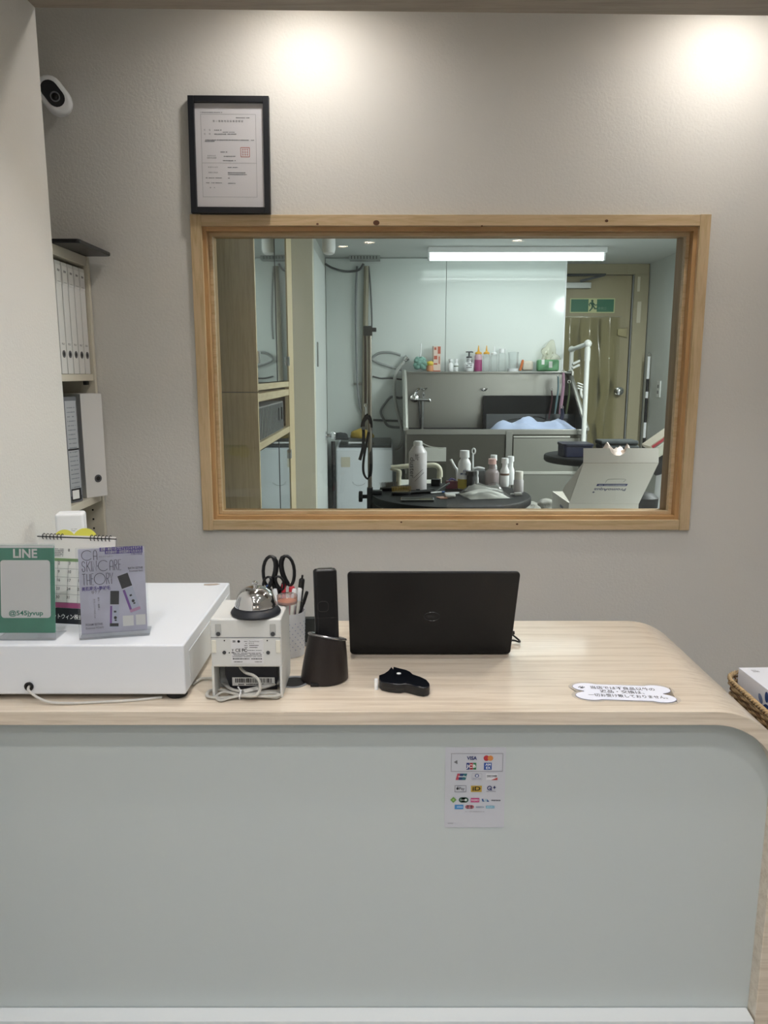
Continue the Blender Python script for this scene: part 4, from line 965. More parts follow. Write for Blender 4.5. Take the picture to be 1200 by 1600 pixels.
# white wall panels behind the tub (three sheets)
YP = 5.85
wp = bpy.data.objects.new('wall_splash', None); C.objects.link(wp); struct(wp)
xs = [at(580, 500, YP).x, at(696.5, 500, YP).x, at(881.5, 500, YP).x]
xs = [-0.429, xs[1], xs[2]]
for i in range(2): B().lo((xs[i]+0.0015, YP, 0.3), (xs[i+1]-0.0015, YP+0.35, ZG-0.004), 0.001).build('wall_panel', M_panelw, wp)
B().lo((xs[2]-0.004, YP-0.004, 0.3), (xs[2]+0.006, YP+0.35, ZG-0.004)).build('edge_trim', M_white, wp)

# LED batten in view, and an added unseen one that brightens the room
for (bx_, by_, rz_), lb_ in zip(ROOM_BATTENS, ('long glowing white LED batten on the grooming room ceiling', 'added unseen LED batten brightening the grooming room from the right')):
    t = thing('led_batten', lb_, 'light', (bx_, by_, ZG), (0, 0, rz_), group='LED battens of the grooming room')
    B().lo((-0.60, -0.06, -0.035), (0.60, 0.06, 0), 0.004).build('housing', M_white, t)
    B().tube([(-0.585, 0, -0.060), (0.585, 0, -0.060)], 0.020, 12).build('tube', mat('led_tube', '#f4fffc', emit=5.0), t)
    for s_ in (-1, 1): B().lo((s_*0.592-0.006, -0.022, -0.083), (s_*0.592+0.006, 0.022, -0.034), 0.002).build('end_cap', M_white, t)
# capsule camera and ceiling vent
q = at(514, 398, 4.3)
t = thing('ceiling_camera', 'white capsule shaped camera hanging from the grooming room ceiling', 'camera', (q.x, 4.3, ZG))
dz = ZG-q.z
B().lathe([(0.032, 0), (0.034, -0.01), (0.036, -dz+0.03), (0.030, -dz+0.008), (0.018, -dz), (0, -dz-0.001)], 20).build('shell', M_white, t)
q0, q1 = at(546, 411, 5.75), at(594, 411, 5.75)
t = thing('ceiling_vent', 'slatted grey vent strip at the back edge of the grooming room ceiling', 'vent', ((q0.x+q1.x)/2, 5.78, ZG))
vw = (q1.x-q0.x)/2
B().lo((-vw, -0.05, -0.03), (vw, 0.05, 0), 0.002).build('frame', mat('vent_grey', '#9aa09e', 0.5), t)
for k in range(9): B().lo((-vw+0.012+k*(2*vw-0.02)/9, -0.053, -0.026), (-vw+0.020+k*(2*vw-0.02)/9, -0.049, -0.006)).build('slat', mat('vent_dark', '#4c504f', 0.6), t)

# ---- tall cabinet with mirrored doors at the left
XC = -0.455
ya, yb_ = 2.80, 3.93
t = thing('tall_cabinet', 'tall pale wood cabinet with mirrored doors at the left of the grooming room', 'cabinet', (XC, ya, 0))
dep = 0.60
zsh1 = onx(412, 612, XC); zsplit = onx(405, 612, XC).z
zA = at(405, 613, ya).z          # join of upper and lower carcass on the near side
B().lo((-dep, 0, zA+0.0015), (0, 0.018, ZG-0.02), 0.001).build('side_panel', M_cab, t)
B().lo((-dep, 0, 0), (0, 0.018, zA-0.0015), 0.001).build('side_panel', M_cab, t)
Ls = yb_-ya
B().lo((-dep, Ls-0.018, 0), (0, Ls, ZG-0.02), 0.001).build('side_panel', M_cab, t)
Mcl = wood('pale_cabinet_board', '#d6c7a4', '#c4b189', (8, 0.6, 8), rough=0.45)
for z0, z1 in ((0.02, 0.05), (zA-0.035, zA-0.006), (zA+0.006, zA+0.030), (ZG-0.05, ZG-0.02)): B().lo((-dep, 0.018, z0), (0.0, Ls-0.018, z1), 0.001).build('board', Mcl, t)
zl = onx(418, 690, XC).z; zl = at(418, 692, 2.95).z
B().lo((-dep, 0.018, zl-0.016), (0.0, Ls-0.018, zl+0.012), 0.001).build('board', Mcl, t)
B().lo((-dep, 0.018, 0.02), (-dep+0.01, Ls-0.018, ZG-0.03)).build('back_panel', M_cab, t)
Mmir = mat('mirror', '#b9c2be', 0.03, 1.0)
y1, y2 = onx(432, 500, XC).y-ya, onx(449, 500, XC).y-ya
B().lo((-0.02, y2, 0.0505), (0.002, Ls-0.0185, ZG-0.0505), 0.001).build('post', M_cab, t)
for (za, zb) in ((zA+0.034, ZG-0.06), (0.06, zl-0.02)):
    for (p0, p1) in ((0.020, y1-0.004), (y1+0.004, y2-0.002)):
        d_ = B().lo((-0.008, p0, za), (-0.002, p1, zb)).build('mirror_door', Mmir, t, smooth=False)
        hy = p1-0.012 if p0 > 0.1 else p0+0.012
        for zz in (za+0.09, zb-0.10) if p0 > 0.1 else (za+0.09,):
            B().lo((-0.003, hy-0.012, zz-0.022), (0.008, hy+0.012, zz+0.022), 0.003).build('hinge', M_chrome, d_)
    B().lo((-0.006, y1-0.004, za), (-0.0005, y1+0.004, zb)).build('door_gap', M_blackm, t)
# things inside the open middle compartment
t = thing('storage_bin', 'grey striped storage box with dark handles in the open cabinet shelf', 'box', (XC-0.25, ya+0.40, zl+0.013))
sh_ = zA-0.04-zl-0.02
B().lo((-0.20, -0.37, 0), (0.24, 0.37, sh_*0.93), 0.004).build('body', mat('bin_grey', '#7e8080', 0.6), t)
for k in range(18): B().lo((0.24, -0.362+0.0405*k, 0.005), (0.2425, -0.340+0.0405*k, sh_*0.93-0.006)).build('stripe', mat('bin_stripe', '#666a6a', 0.6), t)
for yk in (0.18, 0.28): B().lo((0.2425, yk, sh_*0.35), (0.247, yk+0.024, sh_*0.75), 0.001).build('handle', mat('bin_handle', '#2c2e2e', 0.5), t)

# ---- door in the inner left wall, seen edge on
t = struct(bpy.data.objects.new('door_1', None)); C.objects.link(t); t.location = (-0.43, 4.40, 0)
B().lo((-0.02, 0, 0.02), (0.045, 0.80, 2.08), 0.003).build('leaf', mat('door_white', '#dfe4e2', 0.5), t)
B().lo((0.045, 0.10, 1.44), (0.05, 0.16, 1.58), 0.002).build('latch_plate', mat('plate_grey', '#8f918e', 0.35, 0.7), t)
q = at(518, 681, 5.05)
kn = B().lathe([(0.026, 0), (0.028, 0.006), (0.012, 0.01), (0.011, 0.03), (0.028, 0.042), (0.030, 0.058), (0.022, 0.068), (0, 0.069)], 20, Matrix.Rotation(math.pi/2, 4, 'Y')).build('knob', M_chrome, t, (0.043, 0.68, q.z))
# ---- exit door at the far right
dx0, dx1 = xs[2]+0.012, 2.045
DY = 6.17
zt_ = at(960, 420, DY).z
t = struct(bpy.data.objects.new('door_2', None)); C.objects.link(t); t.location = (dx0, DY, 0)
dw = dx1-dx0
Mtan = mat('door_tan', '#a2987a', 0.45, var=(4, 0.05, (1, 1, 0.3)))
Mfrm = mat('door_frame_tan', '#a69e84', 0.5)
lw = at(981, 560, DY).x-dx0
B().lo((0.0, 0.0, 0.01), (lw, 0.028, zt_-0.05), 0.002).build('leaf', Mtan, t)
B().lo((-0.002, -0.02, zt_-0.045), (dw, 0.03, ZG-0.002), 0.002).build('head_frame', Mfrm, t)
B().lo((lw+0.012, -0.03, 0), (dw-0.001, 0.03, zt_-0.045), 0.002).build('side_frame', Mfrm, t)
B().lo((lw+0.004, -0.012, 0), (lw+0.03, 0.02, zt_-0.046), 0.001).build('rebate', mat('rebate_grey', '#8b8d8c', 0.4), t)
p = at(965, 611, DY)
B().lathe([(0.028, 0), (0.03, 0.006), (0.012, 0.012), (0.012, 0.03), (0.030, 0.042), (0.032, 0.058), (0.02, 0.068), (0, 0.069)], 20, Matrix.Rotation(math.pi/2, 4, 'X')).build('knob', M_chrome, t, (p.x-dx0, 0, p.z))
p = at(971, 520, DY)
B().prism([(-0.035, 0.028), (0.04, 0.038), (0.04, -0.038), (-0.035, -0.02)], 0, 0.02, Matrix.Rotation(math.pi/2, 4, 'X'), 0.002).build('lock_case', mat('lock_brass', '#8c8465', 0.35, 0.6), t, (p.x-dx0, 0, p.z))
p0, p1 = at(882, 447, DY), at(921, 441, DY)
B().lo((0, -0.06, -0.022), (p1.x-p0.x, 0.0, 0.022), 0.004).build('door_closer', mat('closer_silver', '#b7b9b6', 0.4, 0.3), t, (p0.x-dx0, 0, p0.z))
pa, pb = at(884, 434, DY), at(955, 434, DY)
B().tube([(0.16, -0.05, p0.z+0.03), (0.34, -0.10, pa.z+0.01), (0.03, -0.04, pa.z+0.015)], 0.010, 8).build('closer_arm', mat('arm_dark', '#4a4c4e', 0.4, 0.5), t)
for pz, w_, h_ in ((444, 0.02, 0.11), (488, 0.03, 0.16)):
    p = at(998, pz, DY-0.03)
    B().lo((-w_/2, -0.004, -h_/2), (w_/2, 0.0, h_/2), 0.001).build('tape_strip', mat('strip_cream', '#cfc9b6', 0.6), t, (p.x-dx0, -0.031, p.z))
p = at(933, 560, DY); B().lathe([(0, 0), (0.006, 0), (0.006, 0.004), (0, 0.005)], 10, Matrix.Rotation(math.pi/2, 4, 'X')).build('spy_hole', M_chrome, t, (at(952, 561, DY).x-dx0, 0, p.z))
# exit sign on the door
q0, q1 = at(891, 466, DY-0.003), at(960, 489, DY-0.003)
t = thing('exit_sign', 'green emergency exit sign with running figure on the tan door', 'sign', ((q0.x+q1.x)/2, DY-0.001, (q0.z+q1.z)/2))
sw, sh2 = q1.x-q0.x, q0.z-q1.z
pl_ = B().lo((-sw/2, -0.003, -sh2/2), (sw/2, 0, sh2/2), 0.0008).build('plate', mat('exit_cream', '#c9cf9c', 0.5), t)
Mg = mat('exit_green', '#1e6a4c', 0.45)
m_ = 0.008
decal(pl_, 'green_field', [rc(-sw*0.295+m_/2, 0, sw*0.41-m_, sh2-2*m_), rc(sw*0.30-m_/2, 0, sw*0.40-m_, sh2-2*m_)], Mg, -0.0036)
k_ = sh2
fig = [circ(0.085*k_, 14, -0.02*k_, 0.32*k_), [(-0.16*k_, 0.22*k_), (0.06*k_, 0.24*k_), (0.10*k_, 0.0), (-0.02*k_, -0.06*k_), (-0.1*k_, 0.05*k_)],
       [(-0.05*k_, 0.0), (0.09*k_, 0.02*k_), (0.02*k_, -0.2*k_), (-0.16*k_, -0.4*k_), (-0.24*k_, -0.36*k_), (-0.08*k_, -0.17*k_)],
       [(0.0, 0.0), (0.1*k_, 0.0), (0.22*k_, -0.18*k_), (0.36*k_, -0.16*k_), (0.36*k_, -0.24*k_), (0.16*k_, -0.26*k_)],
       [(0.04*k_, 0.24*k_), (0.2*k_, 0.06*k_), (0.32*k_, 0.08*k_), (0.32*k_, 0.02*k_), (0.18*k_, -0.01*k_), (0.03*k_, 0.12*k_)],
       [(-0.16*k_, 0.22*k_), (-0.28*k_, 0.08*k_), (-0.2*k_, -0.06*k_), (-0.15*k_, -0.03*k_), (-0.2*k_, 0.08*k_), (-0.1*k_, 0.14*k_)]]
decal(pl_, 'running_figure', fig, mat('exit_dark_green', '#1b5a42', 0.5), -0.0040)
text(pl_, '非常口', 0.022, (sw*0.22, -0.0042, -0.2*k_), mat('exit_faint', '#7fa58e', 0.6))

# ---- clear sheet hanging in front of the door
t = thing('plastic_sheet', 'wrinkled clear plastic sheet hanging in front of the tan door', 'sheet', (at(922, 500, 6.05).x, 6.08, 0))
b = B(); nx, nz = 16, 22; sw2 = 0.50; ztop, zbot = at(920, 495, 6.08).z, 0.25
rnd = random.Random(11)
g = [[b.bm.verts.new((-sw2/2+sw2*i/nx, 0.030*math.sin(i*1.3+0.5*math.sin(j*0.7))+0.012*math.sin(j*1.1+i), zbot+(ztop-zbot)*j/nz)) for i in range(nx+1)] for j in range(nz+1)]
for j in range(nz):
    for i in range(nx): b.bm.faces.new((g[j][i], g[j][i+1], g[j+1][i+1], g[j+1][i]))
b.build('film', clear('sheet_clear', '#efeede', 0.05, '#cfd0c4', 0.12), t, ang=80)
B().tube([(-sw2/2, 0, ztop), (sw2/2, 0, ztop)], 0.004, 6).build('top_rod', M_acryl, t)

# ---- slim rod, light switch on the right wall
q = at(1006, 557, 6.0)
t = thing('door_pole', 'slim white pole with black bands leaning by the door frame', 'pole', (2.03, 6.0, 0))
zt2 = q.z
B().tube([(0, 0, 0), (0, 0, zt2)], 0.011, 10).build('shaft', M_white, t)
for za, zb in ((592, 612), (622, 660), (684, 700)):
    B().tube([(0, 0, at(1005, zb, 6.0).z), (0, 0, at(1005, za, 6.0).z)], 0.0118, 10).build('band', M_blackm, t)
B().tube([(0.014*math.cos(a), -0.002, zt2+0.012+0.014*math.sin(a)) for a in [i*math.pi/6 for i in range(12)]], 0.003, 6, closed=True).build('eyelet', M_steel, t)
q = onx(1030, 608, 2.05)
t = thing('light_switch', 'grey light switch plate on the right wall of the grooming room', 'switch', (2.05, q.y, q.z))
B().lo((-0.008, -0.035, -0.06), (0, 0.035, 0.06), 0.002).build('plate', mat('switch_white', '#dcdedb', 0.4), t)
for z in (-0.022, 0.02): B().lo((-0.011, -0.014, z-0.012), (-0.008, 0.014, z+0.012), 0.001).build('rocker', mat('switch_grey', '#7d807e', 0.4), t)

# ---- stainless dog bath
TY0, TY1 = 5.20, 5.78
tx0, tx1 = 0.143, 1.375
zl_, zt3 = at(700, 671, TY0).z, at(760, 580.5, TY1).z
t = thing('dog_bath', 'stainless steel dog bath against the white wall panels', 'bath', ((tx0+tx1)/2, TY0, 0))
hw = (tx1-tx0)/2; dpt = TY1-TY0
zin = zl_-0.30
B().lo((-hw, dpt-0.012, 0.10), (hw, dpt, zt3), 0.002).build('backsplash', M_steel, t)
B().lo((-hw-0.004, dpt-0.05, zt3-0.012), (hw+0.004, dpt+0.06, zt3), 0.002).build('ledge', M_steel, t)
for s_ in (-1, 1):
    pr_ = [(0.0, zin), (dpt, zin), (dpt, zt3), (dpt-0.04, zt3), (0.0, zl_+0.005)]
    B().prism([(y_, z) for y_, z in pr_], -0.004, 0.004, Matrix.Translation((s_*(hw-0.006), 0, 0)) @ Matrix(((0, 0, 1, 0), (1, 0, 0, 0), (0, 1, 0, 0), (0, 0, 0, 1)))).build('side_wing', M_steel, t)
    B().tube([(s_*(hw-0.006), dpt-0.03, zt3), (s_*(hw-0.006), -0.004, zl_)], 0.017, 8).build('wing_edge', mat('steel_light', '#c4c4be', 0.4, 0.8), t)
B().lo((-hw, 0, zl_-0.035), (hw, 0.035, zl_), 0.003).build('front_rim', M_steel, t)
Mst2 = mat('steel_panel', '#4f4e48', 0.55, 0.8)
B().lo((-hw, 0.006, 0.32), (hw, 0.02, zl_-0.03)).build('front_panel', Mst2, t)
B().lo((at(790, 700, TY0).x-(tx0+tx1)/2, -0.008, 0.30), (at(800, 700, TY0).x-(tx0+tx1)/2, 0.01, zl_-0.012), 0.002).build('divider', M_steel, t)
B().lo((at(802, 700, TY0).x-(tx0+tx1)/2, -0.004, zl_-0.055), (at(890, 700, TY0).x-(tx0+tx1)/2, 0.008, zl_-0.045), 0.001).build('door_lip', mat('steel_light'), t)
B().lo((at(802, 700, TY0).x-(tx0+tx1)/2, -0.002, 0.34), (at(905, 700, TY0).x-(tx0+tx1)/2, 0.008, zl_-0.06), 0.001).build('bath_door', mat('steel_grey', '#8c8c86', 0.45, 0.85), t)
zz = at(850, 738, TY0).z
B().lo((at(802, 700, TY0).x-(tx0+tx1)/2, -0.012, zz-0.012), (at(905, 700, TY0).x-(tx0+tx1)/2, 0.004, zz+0.006), 0.001).build('lower_rail', mat('steel_light'), t)
B().lo((-hw+0.02, 0.03, zin-0.01), (hw-0.02, dpt-0.01, zin)).build('bath_floor', Mst2, t)
B().lo((-hw+0.02, dpt-0.03, zin), (hw-0.02, dpt-0.012, at(720, 668, TY1).z), 0.002).build('rear_seal', M_blackm, t)
for sx in (-1, 1):
    for sy in (0.04, dpt-0.06): B().lo((sx*(hw-0.05)-0.02, sy-0.02, 0), (sx*(hw-0.05)+0.02, sy+0.02, 0.32), 0.002).build('leg', M_steel, t)
# mixer tap
q = at(648, 622, TY1-0.02)
t = thing('mixer_tap', 'chrome mixer tap on the left of the bath backsplash', 'tap', (q.x, TY1-0.012, q.z))
B().lathe([(0.03, 0), (0.032, 0.01), (0.03, 0.05), (0.018, 0.055), (0, 0.056)], 18, Matrix.Translation((-0.004, 0, 0)) @ Matrix.Rotation(math.pi/2, 4, 'X')).build('body', M_chrome, t)
B().tube([(0.01, -0.03, -0.008), (0.07, -0.05, -0.012), (0.105, -0.06, -0.012), (0.112, -0.06, -0.024)], 0.012, 10, 4).build('spout', M_chrome, t)
B().tube([(0, -0.045, 0.02), (0.012, -0.05, 0.055), (0.034, -0.055, 0.07)], [0.012, 0.008, 0.006], 8, 4).build('lever', M_chrome, t)
B().lathe([(0.007, 0), (0.007, 0.025), (0.010, 0.03), (0.008, 0.042), (0, 0.043)], 12).build('diverter', M_chrome, t, (0.062, -0.045, 0))
B().tube([(0.055, -0.045, -0.02), (0.056, -0.045, -0.12), (0.052, -0.04, -0.36)], 0.010, 8, 4).build('hose', mat('hose_steel', '#7b7d7c', 0.35, 0.7), t)
B().tube([(0.03, -0.035, -0.02), (0.04, -0.035, -0.15), (0.052, -0.035, -0.3)], 0.007, 8, 4).build('hose', mat('hose_dark', '#4a4c4c', 0.45, 0.4), t)
for i, (px, py, lb) in enumerate(((662, 608, 'chrome double hook on the backsplash above the tap'), (756, 609, 'chrome double hook on the backsplash above the dark mat'))):
    q = at(px, py, TY1-0.02); t = thing('robe_hook', lb, 'hook', (q.x, TY1-0.0125, q.z), group='hooks on the bath backsplash')
    B().lathe([(0.012, 0), (0.012, 0.004), (0, 0.005)], 12, Matrix.Rotation(math.pi/2, 4, 'X')).build('plate', M_chrome, t)
    for s_ in (-1, 1): B().tube([(0, -0.004, 0), (s_*0.010, -0.02, -0.004), (s_*0.022, -0.026, 0.010)], 0.005, 8, 4).build('prong', M_chrome, t)
# dark mats in the bath
q0, q1 = at(755, 618, TY1-0.06), at(903, 618, TY1-0.06)
t = thing('bath_mat', 'black perforated bath mat leaning against the backsplash', 'mat', ((q0.x+q1.x)/2, TY1-0.10, zin+0.001), (math.radians(-4), 0, 0))
B().lo((-(q1.x-q0.x)/2, 0, 0), ((q1.x-q0.x)/2, 0.014, q0.z-zin), 0.004).build('mat_sheet', mat('mat_black', '#07090c', 0.8), t)
q0, q1 = at(761, 647, TY0+0.28), at(912, 647, TY0+0.28)
t = thing('bath_grate', 'dark grey slotted grate standing in front of the black mat', 'grate', ((q0.x+q1.x)/2, TY0+0.28, zin+0.001), (math.radians(-6), 0, 0))
gw, gh = (q1.x-q0.x)/2, q0.z-zin
B().lo((-gw, 0, 0), (gw, 0.012, gh), 0.003).build('plate', mat('grate_grey', '#33373a', 0.5), t)
for (px, py, L_, sl) in ((800, 657, 0.09, 0.25), (823, 656, 0.10, -0.15), (845, 653, 0.09, -0.2), (822, 661, 0.1, 0.05), (880, 657, 0.08, 0.2)):
    q = at(px, py, TY0+0.275); B().tube([(-L_/2, 0, -sl*L_/2), (0, 0, 0.006), (L_/2, 0, sl*L_/2)], 0.004, 6, 5).build('slot', M_blackm, t, (q.x-(q0.x+q1.x)/2, -0.001, q.z-zin-0.001))
# blue towel heaped on the rim
def heap(name, label, cat, c, size, m, seed, amp=0.35, sub=4, group=None, rot=0):
    b = B(); bmesh.ops.create_icosphere(b.bm, subdivisions=sub, radius=1.0)
    rnd = random.Random(seed); ks = [(Vector((rnd.uniform(-1, 1), rnd.uniform(-1, 1), rnd.uniform(-1, 1)))*rnd.uniform(3, 8), rnd.uniform(0, 6), rnd.uniform(0.03, 0.1)) for _ in range(9)]
    for v in b.bm.verts:
        d = sum(a*math.sin(k.dot(v.co)+ph) for k, ph, a in ks); v.co *= 1+d*amp*2
        v.co = Vector((v.co.x*size[0], v.co.y*size[1], max(v.co.z*size[2], -0.25*size[2])))
    zmin = min(v.co.z for v in b.bm.verts)
    for v in b.bm.verts: v.co.z -= zmin
    o = b.build(name, m, None, c, (0, 0, rot), ang=180); tag(o, label, cat, group); return o
def cloth(w, d, h, seed, nx=44, ny=20):
    b = B(); rnd = random.Random(seed); ks = [(rnd.uniform(-1, 1)*16/w, rnd.uniform(-1, 1)*9/d, rnd.uniform(0, 6), rnd.uniform(0.3, 1)) for _ in range(7)]
    tot = sum(k[3] for k in ks); g = []
    for j in range(ny+1):
        row = []
        for i in range(nx+1):
            u, v = 2*i/nx-1, 2*j/ny-1; x, y_ = u*w/2, v*d/2
            e = max(0.0, 1-abs(u)**7)*max(0.0, 1-abs(v)**2.5)
            r_ = sum(k[3]*(1-abs(math.sin(k[0]*x+k[1]*y_+k[2]))) for k in ks)/tot
            row.append(b.bm.verts.new((x+0.03*w*math.sin(7*v+u), y_+0.05*d*math.sin(9*u), e*h*(0.15+1.35*r_))))
        g.append(row)
    for j in range(ny):
        for i in range(nx): b.bm.faces.new((g[j][i], g[j][i+1], g[j+1][i+1], g[j+1][i]))
    return b
q = at(835, 662, TY0+0.14)
tag(cloth(0.60, 0.22, 0.105, 3).build('towel', mat('towel_blue', '#b4c2e0', 0.9, sheen=0.3), None, (q.x, TY0+0.16, zl_-0.0255), ang=180), 'pale blue towel heaped on the bath behind the front rim', 'towel')
B2 = at(792, 668, TY0+0.12)
# support tray under the towel
t = thing('bath_tray', 'steel tray board lying across the bath under the blue towel', 'tray', (q.x, TY0+0.16, zl_-0.033))
B().lo((-0.36, -0.12, 0), (0.32, 0.11, 0.007), 0.002).build('board', M_steel, t)

# ---- bottles along the bath ledge
LZ = zt3+0.0003; LYY = TY1-0.005
def bottle_prof(w, h, neck, sh): r = w/2; return [(0, 0), (r*0.92, 0), (r, 0.006), (r, h*sh), (r*0.8, h*(sh+0.08)), (neck, h*(sh+0.14)), (neck, h*0.86), (0, h*0.86)]
def led(px0, px1, py0, Y=LYY):
    a_, b_ = at(px0, 580, Y), at(px1, 580, Y); h = at((px0+px1)/2, py0, Y).z-zt3; return (a_.x+b_.x)/2, b_.x-a_.x, h
GB = 'bottles and boxes on the bath ledge'
def simple_bottle(name, label, cat, px0, px1, py0, m, capm, neck=0.3, sh=0.62, cap=True, Y=LYY, nozzle=False, band=None, pump=None, z=None, dims=None):
    x, w, h = dims if dims else led(px0, px1, py0, Y)
    t = thing(name, label, cat, (x, Y, LZ if z is None else z), group=GB if dims is None else 'things on the near grooming table')
    hb_ = h*(0.80 if nozzle or pump else 1.0)
    B().lathe(bottle_prof(w, hb_, w*neck/2*1.2, sh), 18).build('body', m, t)
    n_ = w*neck/2
    if cap and not nozzle and not pump: B().lathe([(0, hb_*0.82), (n_*1.6, hb_*0.82), (n_*1.5, hb_), (0, hb_)], 16).build('cap', capm, t)
    if nozzle:
        B().lathe([(0, hb_*0.84), (w*0.44, hb_*0.84), (w*0.42, hb_*0.92), (w*0.14, hb_*0.97), (w*0.05, h), (0, h)], 16).build('nozzle', capm, t)
    if pump:
        B().lathe([(0, hb_*0.84), (n_*1.7, hb_*0.84), (n_*1.6, hb_*0.93), (n_*0.5, hb_*0.95), (n_*0.5, h*0.94), (0, h*0.94)], 14).build('collar', pump, t)
        B().tube([(-w*0.35, -0.01, h*0.965), (w*0.25, 0.0, h*0.975), (w*0.42, 0.0, h*0.955)], h*0.03, 8).build('pump_head', pump, t)
    if band:
        r = w/2*1.012
        B().lathe([(r, hb_*band[0]), (r, hb_*band[1])], 18).build('label', band[2], t)
    return t
M_clr = clear('bottle_clear', '#fdfefe', 0.07, '#f4f8f8', 0.1, refl=0.3)
M_ora = mat('nozzle_orange', '#e0a83a', 0.45)
x, w, h = led(641, 671, 553)
t = thing('mesh_sponge', 'teal mesh bath sponge in a clear wrap at the left end of the ledge', 'sponge', (x, LYY-0.02, LZ), group=GB)
b = B(); rnd = random.Random(2)
for k in range(26):
    a = rnd.uniform(0, 6.28); e = rnd.uniform(-0.9, 1.2); r_ = w*0.30
    c_ = Vector((r_*math.cos(a)*math.cos(e)*0.8, r_*math.sin(a)*math.cos(e)*0.5, w*0.40+r_*math.sin(e)*0.8))
    b.ball(c_, w*0.17, (1, 0.8, rnd.uniform(0.5, 1)), 2, (rnd.uniform(0, 3), rnd.uniform(0, 3), 0))
b.build('mesh_puff', mat('mesh_teal', '#7fa79c', 0.8, bump=(200, 0.5)), t)
B().tube([(0, 0, w*0.75), (0.004, 0, w*0.95), (0.006, 0, at(655, 537, LYY).z-zt3)], 0.006, 8).build('handle', M_white, t)
x, w, h = led(666, 678, 562)
t = thing('lidded_pot', 'small yellow and orange rounded pot beside the teal sponge', 'pot', (x, LYY-0.01, LZ), group=GB)
B().lathe([(0, 0), (w*0.42, 0), (w*0.5, 0.01), (w*0.46, h*0.5), (0, h*0.5)], 16).build('base', mat('pot_peach', '#d99a72', 0.5), t)
B().ball((0, 0, h*0.66), w*0.5, (1, 1, 0.72), 2).build('lid', mat('pot_yellow', '#d9c24e', 0.45), t)
x, w, h = led(676, 687.5, 541)
t = thing('tall_carton', 'tall red and white printed carton on the bath ledge', 'box', (x, LYY, LZ), (0, 0, math.radians(8)), GB)
B().lo((-w/2, -0.02, 0), (w/2, 0.02, h), 0.001).build('carton', mat('carton_cream', '#d9c4b8', 0.5), t)
decal(t, 'red_print', [rc(w*0.28, h*0.84, w*0.4, h*0.28), rc(0, h*0.02, w, h*0.04), rc(-w*0.2, h*0.3, w*0.5, h*0.06), rc(-w*0.2, h*0.55, w*0.45, h*0.14), rc(w*0.3, h*0.45, w*0.14, h*0.3), rc(-w*0.25, h*0.9, w*0.3, h*0.1)], mat('carton_red', '#b0553f', 0.5), -0.0206)
simple_bottle('spray_bottle', 'slim white bottle left of its twin on the bath ledge', 'bottle', 700, 708, 561, M_white, M_white, 0.5, 0.55)
simple_bottle('spray_bottle', 'slim white bottle with a dark leaf label on the bath ledge', 'bottle', 709, 716, 561, M_white, M_white, 0.5, 0.55, band=(0.38, 0.46, mat('leaf_dark', '#5c6b52', 0.5)))
t = simple_bottle('pump_bottle', 'white pump bottle with a dark grey pump head on the bath ledge', 'bottle', 725, 740, 549, M_white, M_white, 0.35, 0.45, pump=mat('pump_grey', '#4a4d50', 0.4))
x, w, h = led(725, 740, 549)
bars(t, 'print', [(-w*0.3, w*0.3, h*(0.2+0.09*k), h*0.05) for k in range(5)], M_ink, -w*0.51, seed=8)
simple_bottle('squeeze_bottle', 'squeeze bottle filled with magenta liquid and an orange nozzle', 'bottle', 741, 753, 540, mat('bottle_pink_clear', '#c9a6b4', 0.4), M_ora, 0.4, 0.74, nozzle=True, band=(0.02, 0.56, mat('magenta_liquid', '#9c3f72', 0.35)))
simple_bottle('squeeze_bottle', 'empty clear squeeze bottle with an orange nozzle', 'bottle', 754, 765, 540, M_clr, M_ora, 0.4, 0.74, nozzle=True)
simple_bottle('squeeze_bottle', 'clear bottle with a white nozzle next to the orange nozzles', 'bottle', 766, 777, 541, M_clr, M_white, 0.4, 0.74, nozzle=True)
simple_bottle('squeeze_bottle', 'clear bottle with a white cap left of the low tub', 'bottle', 778, 790, 545, M_clr, M_white, 0.5, 0.74)
x, w, h = led(793, 810, 550)
t = thing('clear_tub', 'tall clear plastic tub with a white base on the bath ledge', 'tub', (x, LYY, LZ), group=GB)
B().lathe([(0, 0.02), (w*0.44, 0.02), (w*0.5, h), (w*0.47, h), (w*0.41, 0.025), (0, 0.025)], 20).build('wall', M_clr, t)
B().lathe([(0, 0), (w*0.5, 0), (w*0.5, 0.022), (0, 0.022)], 20).build('foot', M_white, t)
x, w, h = led(812, 833, 561)
t = thing('snack_pouch', 'crumpled white pouch with an orange edge on the bath ledge', 'pouch', (x, LYY, LZ), group=GB)
B().box((0.006, 0, h*0.45), (w*0.82, 0.04, h*0.8), 0.015, 3).build('pouch', mat('pouch_white', '#cfc7b9', 0.4, bump=(60, 0.6)), t)
B().box((-w*0.40, -0.01, h*0.5), (w*0.16, 0.03, h*0.9), 0.006, rot=(0, 0.25, 0)).build('orange_edge', mat('pouch_orange', '#d0733c', 0.45), t)
x, w, h = led(838, 872, 561)
t = thing('wipes_box', 'green plastic box of wipes with white labels on the bath ledge', 'box', (x, LYY-0.005, LZ), group=GB)
B().box((0, 0, h*0.48), (w, 0.06, h*0.92), 0.014, 4).build('body', mat('wipes_green', '#5f9a6c', 0.4), t)
decal(t, 'label', [rc(-w*0.25, h*0.75, w*0.13, h*0.4), rc(w*0.10, h*0.55, w*0.16, h*0.5)], M_whitep, -0.0306)
heap('clear_bag', 'crumpled clear bag lying on the green wipes box', 'bag', (x+0.01, LYY, LZ+h*0.95), (0.05, 0.03, 0.09), clear('bag_clear', '#fdfcf6', 0.05, '#f6f1da', 0.15, refl=0.5), 6, 1.0, 4)
